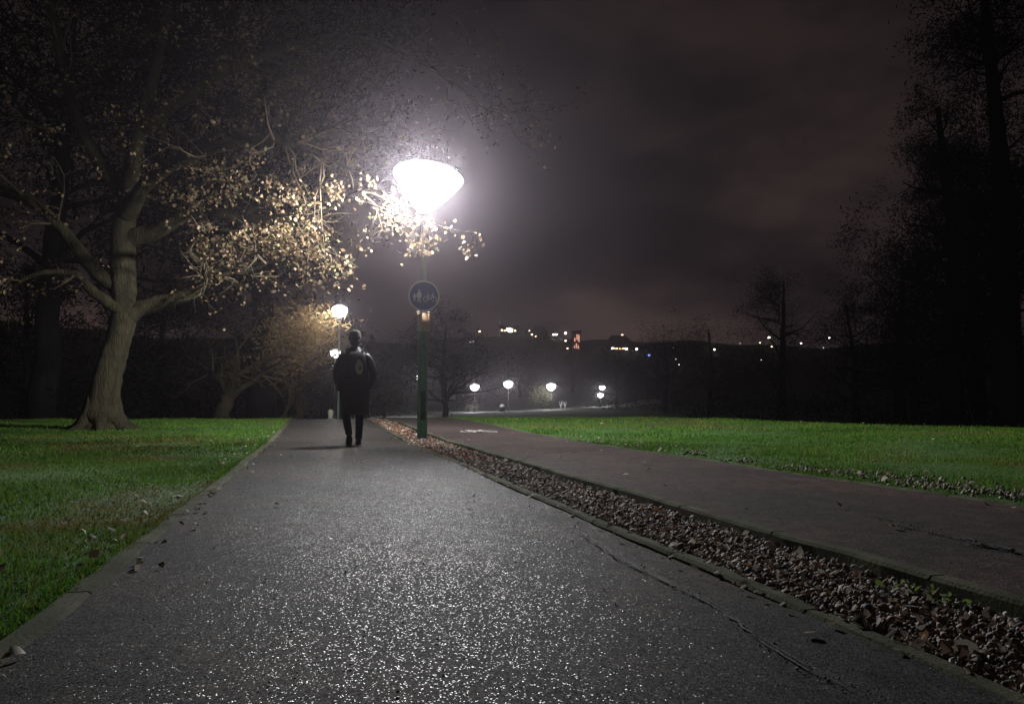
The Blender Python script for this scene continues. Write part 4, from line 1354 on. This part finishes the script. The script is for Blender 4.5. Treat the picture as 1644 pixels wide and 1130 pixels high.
def walker():
    wx, wy = 0.54, 11.85
    root = empty('person', (wx, wy, tz(wx, wy) + 0.008), radians(3))
    root.scale = (0.92, 0.95, 0.97)
    # x right, y forward (walking away), z up; height about 1.78
    hipz = 0.93
    body = [
        [(0, 0, hipz, (0.15, 0.11), 'pelvis'), (0, 0.01, 1.10, (0.145, 0.105)), (0, 0.02, 1.28, (0.16, 0.115), 'chest'), (0, 0.03, 1.40, (0.10, 0.08), 'neckbase'), (0, 0.05, 1.50, 0.058), (0, 0.065, 1.56, 0.062, 'neck'),
         (0, 0.085, 1.63, (0.078, 0.092)), (0, 0.085, 1.70, (0.078, 0.095)), (0, 0.08, 1.75, (0.05, 0.06))],
        ['neckbase', (-0.16, 0.02, 1.375, 0.05), (-0.245, -0.03, 1.20, 0.05), (-0.285, -0.05, 1.08, 0.043), (-0.25, 0.05, 0.95, 0.036), (-0.205, 0.14, 0.84, 0.026), (-0.198, 0.16, 0.80, (0.034, 0.02))],
        ['neckbase', (0.16, 0.02, 1.375, 0.05), (0.25, -0.02, 1.20, 0.05), (0.285, -0.03, 1.08, 0.043), (0.25, 0.06, 0.95, 0.036), (0.21, 0.14, 0.84, 0.026), (0.203, 0.16, 0.80, (0.034, 0.02))],
        ['pelvis', (-0.095, 0, 0.86, 0.085), (-0.118, 0.06, 0.66, 0.073), (-0.125, 0.10, 0.50, 0.056), (-0.105, -0.01, 0.31, 0.052), (-0.088, -0.12, 0.17, 0.036)],
        ['pelvis', (0.095, 0, 0.86, 0.085), (0.095, 0.02, 0.66, 0.073), (0.092, 0.05, 0.49, 0.056), (0.088, 0.07, 0.30, 0.052), (0.085, 0.09, 0.10, 0.036)],
    ]
    skinned('body', body, M['skin'], root, 2)
    # face: nose, brow, ears (faces away from the camera)
    mb = MB()
    mb.lathe([(0.004, 0.018), (0.016, -0.012), (0.012, -0.02)], (0, 0.178, 1.64), 8)
    mb.build('nose', M['skin'], root)
    for s in (-1, 1):
        mb = MB(); mb.rings([(s * 0.082, 0.075, 1.61, 0.008, 0.012), (s * 0.09, 0.07, 1.63, 0.012, 0.022), (s * 0.092, 0.066, 1.655, 0.012, 0.026), (s * 0.088, 0.07, 1.675, 0.008, 0.018)], 10)
        mb.build('ear', M['skin'], root)
        mb = MB(); mb.lathe([(0.002, 0.010), (0.011, 0.004), (0.011, -0.004), (0.002, -0.010)], (s * 0.032, 0.166, 1.665), 10)
        mb.build('eye', M['white_paint'], root)
    mb = MB(); mb.box(-0.025, 0.025, 0.158, 0.169, 1.592, 1.602); mb.build('mouth', M['plate'], root)
    # hands: four fingers and a thumb each, relaxed
    for s in (-1, 1):
        w = Vector((s * 0.20, 0.165, 0.795))
        ch = [[(w.x, w.y - 0.01, w.z + 0.03, 0.022, 'w'), (w.x, w.y + 0.01, w.z - 0.03, (0.016, 0.036), 'p'), ]]
        for i, (dy, L) in enumerate([(0.032, 0.070), (0.012, 0.080), (-0.010, 0.074), (-0.030, 0.058)]):
            k = Vector((w.x, w.y + dy, w.z - 0.055))
            ch.append(['p', (k.x, k.y, k.z, 0.0095), (k.x - s * 0.012, k.y, k.z - L * 0.5, 0.0085), (k.x - s * 0.032, k.y, k.z - L * 0.85, 0.0075)])
        ch.append(['w', (w.x - s * 0.012, w.y + 0.035, w.z - 0.005, 0.011), (w.x - s * 0.022, w.y + 0.052, w.z - 0.04, 0.009), (w.x - s * 0.026, w.y + 0.052, w.z - 0.065, 0.008)])
        skinned('hand', ch, M['skin'], root, 1)
    # knee-length black coat: hem at 0.46, sleeves
    mb = MB()
    mb.rings([(0, 0.0, 0.47, 0.225, 0.19), (0, 0.0, 0.50, 0.235, 0.20), (0, 0, 0.70, 0.24, 0.195), (0, 0.0, 0.90, 0.235, 0.18), (0, 0.0, 1.05, 0.22, 0.165), (0, 0.01, 1.20, 0.225, 0.16), (0, 0.02, 1.33, 0.235, 0.155),
              (0, 0.025, 1.41, 0.205, 0.135), (0, 0.03, 1.46, 0.14, 0.11), (0, 0.04, 1.50, 0.095, 0.085), (0, 0.055, 1.545, 0.085, 0.08)], 28)
    rr = random.Random(2)
    V = []
    for x, y, z in mb.v:
        a = math.atan2(y, x)
        k = 1 + (0.05 * sin(a * 7 + z * 4) + 0.03 * sin(a * 3 - z * 9)) * (1.0 if z < 1.0 else 0.45)
        V.append((x * k, y * k, z + (0.012 * sin(a * 5) if z < 0.55 else 0)))
    mb.v = V
    coat = mb.build('coat', M['coat'], root)
    ss = coat.modifiers.new('s', 'SUBSURF'); ss.levels = 1; ss.render_levels = 1
    for s in (-1, 1):
        skinned('sleeve', [[(s * 0.13, 0.02, 1.405, 0.09), (s * 0.225, -0.01, 1.335, 0.084), (s * 0.275, -0.035, 1.20, 0.074), (s * 0.305, -0.05, 1.07, 0.068), (s * 0.275, 0.03, 0.97, 0.06), (s * 0.235, 0.10, 0.88, 0.052), (s * 0.218, 0.125, 0.845, 0.048)]], M['coat'], coat, 2)
    # trousers
    for nm, pts in (('trouser_leg', [(-0.10, 0.02, 0.80, 0.095), (-0.118, 0.07, 0.62, 0.085), (-0.125, 0.105, 0.49, 0.074), (-0.11, 0.0, 0.31, 0.068), (-0.092, -0.10, 0.19, 0.060), (-0.088, -0.12, 0.165, 0.058)]),
                    ('trouser_leg', [(0.095, -0.01, 0.80, 0.095), (0.095, 0.02, 0.62, 0.085), (0.092, 0.05, 0.49, 0.074), (0.088, 0.07, 0.30, 0.068), (0.085, 0.09, 0.12, 0.062), (0.085, 0.09, 0.07, 0.062)])):
        skinned(nm, [pts], M['trouser'], root, 2)
    # shoes: trailing one lifted at the heel, the other flat
    def shoe(x, y, z, pitch):
        mb = MB()
        mb.rings([(0, 0.045, 0.0, 0.046, 0.135), (0, 0.045, 0.02, 0.05, 0.14), (0, 0.04, 0.045, 0.047, 0.125), (0, 0.0, 0.075, 0.043, 0.07), (0, -0.025, 0.11, 0.042, 0.05)], 18)
        o = mb.build('shoe', M['shoe'], root)
        o.location = (x, y, z); o.rotation_euler = (pitch, 0, 0)
        mb = MB(); mb.rings([(0, 0.045, -0.016, 0.049, 0.138), (0, 0.045, -0.001, 0.051, 0.142)], 18)
        mb.build('sole', M['crack'], o)
    shoe(-0.086, -0.125, 0.10, radians(-46))
    shoe(0.085, 0.09, 0.014, 0)
    # hat with fold, hair at the nape
    mb = MB()
    mb.rings([(0, 0.07, 1.635, 0.098, 0.112), (0, 0.07, 1.645, 0.105, 0.12), (0, 0.07, 1.69, 0.106, 0.121), (0, 0.068, 1.70, 0.100, 0.114), (0, 0.065, 1.75, 0.092, 0.105), (0, 0.06, 1.785, 0.068, 0.078), (0, 0.058, 1.80, 0.03, 0.035), (0, 0.058, 1.803, 0.006, 0.007)], 26)
    hat = mb.build('hat', M['hat'], root)
    mb = MB(); mb.rings([(0, 0.03, 1.555, 0.062, 0.05), (0, 0.025, 1.59, 0.078, 0.07), (0, 0.035, 1.64, 0.086, 0.085)], 18)
    mb.build('hair', M['hair'], root)
    # backpack with pale oval patch, straps, top handle
    bp = empty('backpack', (0, -0.20, 1.0)); bp.parent = root
    mb = MB()
    mb.rings([(0, 0.02, 0.0, 0.12, 0.05), (0, 0.0, 0.02, 0.145, 0.085), (0, -0.01, 0.12, 0.155, 0.105), (0, -0.005, 0.26, 0.155, 0.10), (0, 0.01, 0.37, 0.14, 0.08), (0, 0.03, 0.43, 0.10, 0.05), (0, 0.04, 0.445, 0.04, 0.02)], 24)
    mb.v = [(max(-0.15, min(0.15, x * 1.12)), y, z) for x, y, z in mb.v]
    k = mb.build('pack_body', M['pack'], bp)
    k.modifiers.new('s', 'SUBSURF').render_levels = 1
    pt = []
    for i in range(28):
        a = 2 * pi * i / 28
        pt.append((0.06 * cos(a) * (1 - 0.18 * sin(a)), 0.20 + 0.115 * sin(a)))
    mb = MB(); flat_poly(mb, pt, -0.117, 0.006)
    pa = mb.build('pale_patch', M['patch'], bp, False); pa.location = (0.035, 0, 0)
    mb = MB(); ring_mesh(mb, 0.04, 0.185, 0.014, 0.026, -0.1235, 0.004, 20)
    mb.build('dark_mark', M['pack'], bp, False)
    for s in (-1, 1):
        mb = MB(); mb.tube([(s * 0.09, 0.06, 0.40), (s * 0.12, 0.16, 0.485), (s * 0.13, 0.29, 0.46), (s * 0.14, 0.355, 0.34), (s * 0.15, 0.36, 0.22), (s * 0.17, 0.30, 0.08), (s * 0.15, 0.08, 0.05)], [0.02] * 7, 8)
        mb.build('strap', M['pack'], bp)
    mb = MB(); mb.tube([(-0.035, 0.06, 0.43), (-0.03, 0.05, 0.475), (0.03, 0.05, 0.475), (0.035, 0.06, 0.43)], [0.008] * 4, 6)
    mb.build('handle', M['pack'], bp)
    tag(root, 'person walking away along the footpath in a long black coat, hat and backpack', 'person')
    return root


walker()

# ------------------------------------------------------------------ night sky and added mist
w = bpy.data.worlds.new("World"); scene.world = w
w.use_nodes = True
nt = w.node_tree
for n in list(nt.nodes):
    nt.nodes.remove(n)
out = nd(nt, "ShaderNodeOutputWorld")
sky = nd(nt, "ShaderNodeTexSky", sky_type='NISHITA')
sky.sun_disc = False; sky.sun_elevation = radians(-4); sky.sun_rotation = radians(200)
bg1 = nd(nt, "ShaderNodeBackground"); nt.links.new(sky.outputs[0], bg1.inputs[0]); bg1.inputs[1].default_value = 0.002
nt.links.new(bg1.outputs[0], out.inputs[0])
# thin even mist, added to stand in for lens glare round every lamp
GLARE_MIST = 0.00022
vs_ = nd(nt, "ShaderNodeVolumeScatter"); vs_.inputs[0].default_value = (1.0, 0.86, 1.0, 1); vs_.inputs["Density"].default_value = GLARE_MIST; vs_.inputs["Anisotropy"].default_value = 0.74
vs2 = nd(nt, "ShaderNodeVolumeScatter"); vs2.inputs[0].default_value = (1.0, 0.9, 1.0, 1); vs2.inputs["Density"].default_value = 0.0008; vs2.inputs["Anisotropy"].default_value = 0.92
va = nd(nt, "ShaderNodeAddShader"); nt.links.new(vs_.outputs[0], va.inputs[0]); nt.links.new(vs2.outputs[0], va.inputs[1])
nt.links.new(va.outputs[0], out.inputs["Volume"])
w.cycles.homogeneous_volume = True
w.cycles.volume_sampling = 'EQUIANGULAR'
# cloud deck over the town, a dome just beyond the hill
R_SKY = 470.0
m, nt, out = nt_new('night_clouds')
geo = nd(nt, "ShaderNodeTexCoord")
nrm = nd(nt, "ShaderNodeVectorMath", operation='NORMALIZE'); nt.links.new(geo.outputs["Object"], nrm.inputs[0])
sep = nd(nt, "ShaderNodeSeparateXYZ"); nt.links.new(nrm.outputs[0], sep.inputs[0])
mp = nd(nt, "ShaderNodeMapping"); mp.inputs["Scale"].default_value = (1.0, 1.0, 2.0); nt.links.new(nrm.outputs[0], mp.inputs[0])
cl1 = noise(nt, mp.outputs[0], 3.2, 6, 0.55)
el = ramp(nt, sep.outputs[2], [(0.0, (0.030, 0.0205, 0.0215)), (0.10, (0.022, 0.0155, 0.0168)), (0.25, (0.0135, 0.0100, 0.0108)), (0.5, (0.0080, 0.0060, 0.0066)), (1.0, (0.005, 0.0038, 0.0043))])
cm = ramp(nt, cl1, [(0.38, (0.25, 0.24, 0.27)), (0.5, (0.8, 0.79, 0.8)), (0.64, (2.1, 1.85, 1.65))])
mul = nd(nt, "ShaderNodeMix", data_type='RGBA', blend_type='MULTIPLY'); mul.inputs[0].default_value = 1.0
nt.links.new(el, mul.inputs[6]); nt.links.new(cm, mul.inputs[7])
em = nd(nt, "ShaderNodeEmission"); nt.links.new(mul.outputs[2], em.inputs[0]); em.inputs[1].default_value = 1.25
nt.links.new(em.outputs[0], out.inputs[0])
m.cycles.emission_sampling = 'NONE'
mb = MB(); mb.lathe([(R_SKY * cos(a), R_SKY * sin(a)) for a in np.linspace(-0.02, pi / 2 - 0.002, 24)], n=64, cap=False)
tag(mb.build('sky', m), kind='structure')

scene.view_settings.view_transform = 'Standard'
scene.view_settings.look = 'None'
scene.view_settings.exposure = 0
scene.view_settings.gamma = 1
scene.render.engine = 'CYCLES'
c = scene.cycles
c.max_bounces = 5; c.diffuse_bounces = 2; c.glossy_bounces = 2; c.transmission_bounces = 2; c.transparent_max_bounces = 8; c.volume_bounces = 0
c.use_denoising = True
c.sample_clamp_direct = 0.0; c.sample_clamp_indirect = 1.0
c.caustics_reflective = False; c.caustics_refractive = False
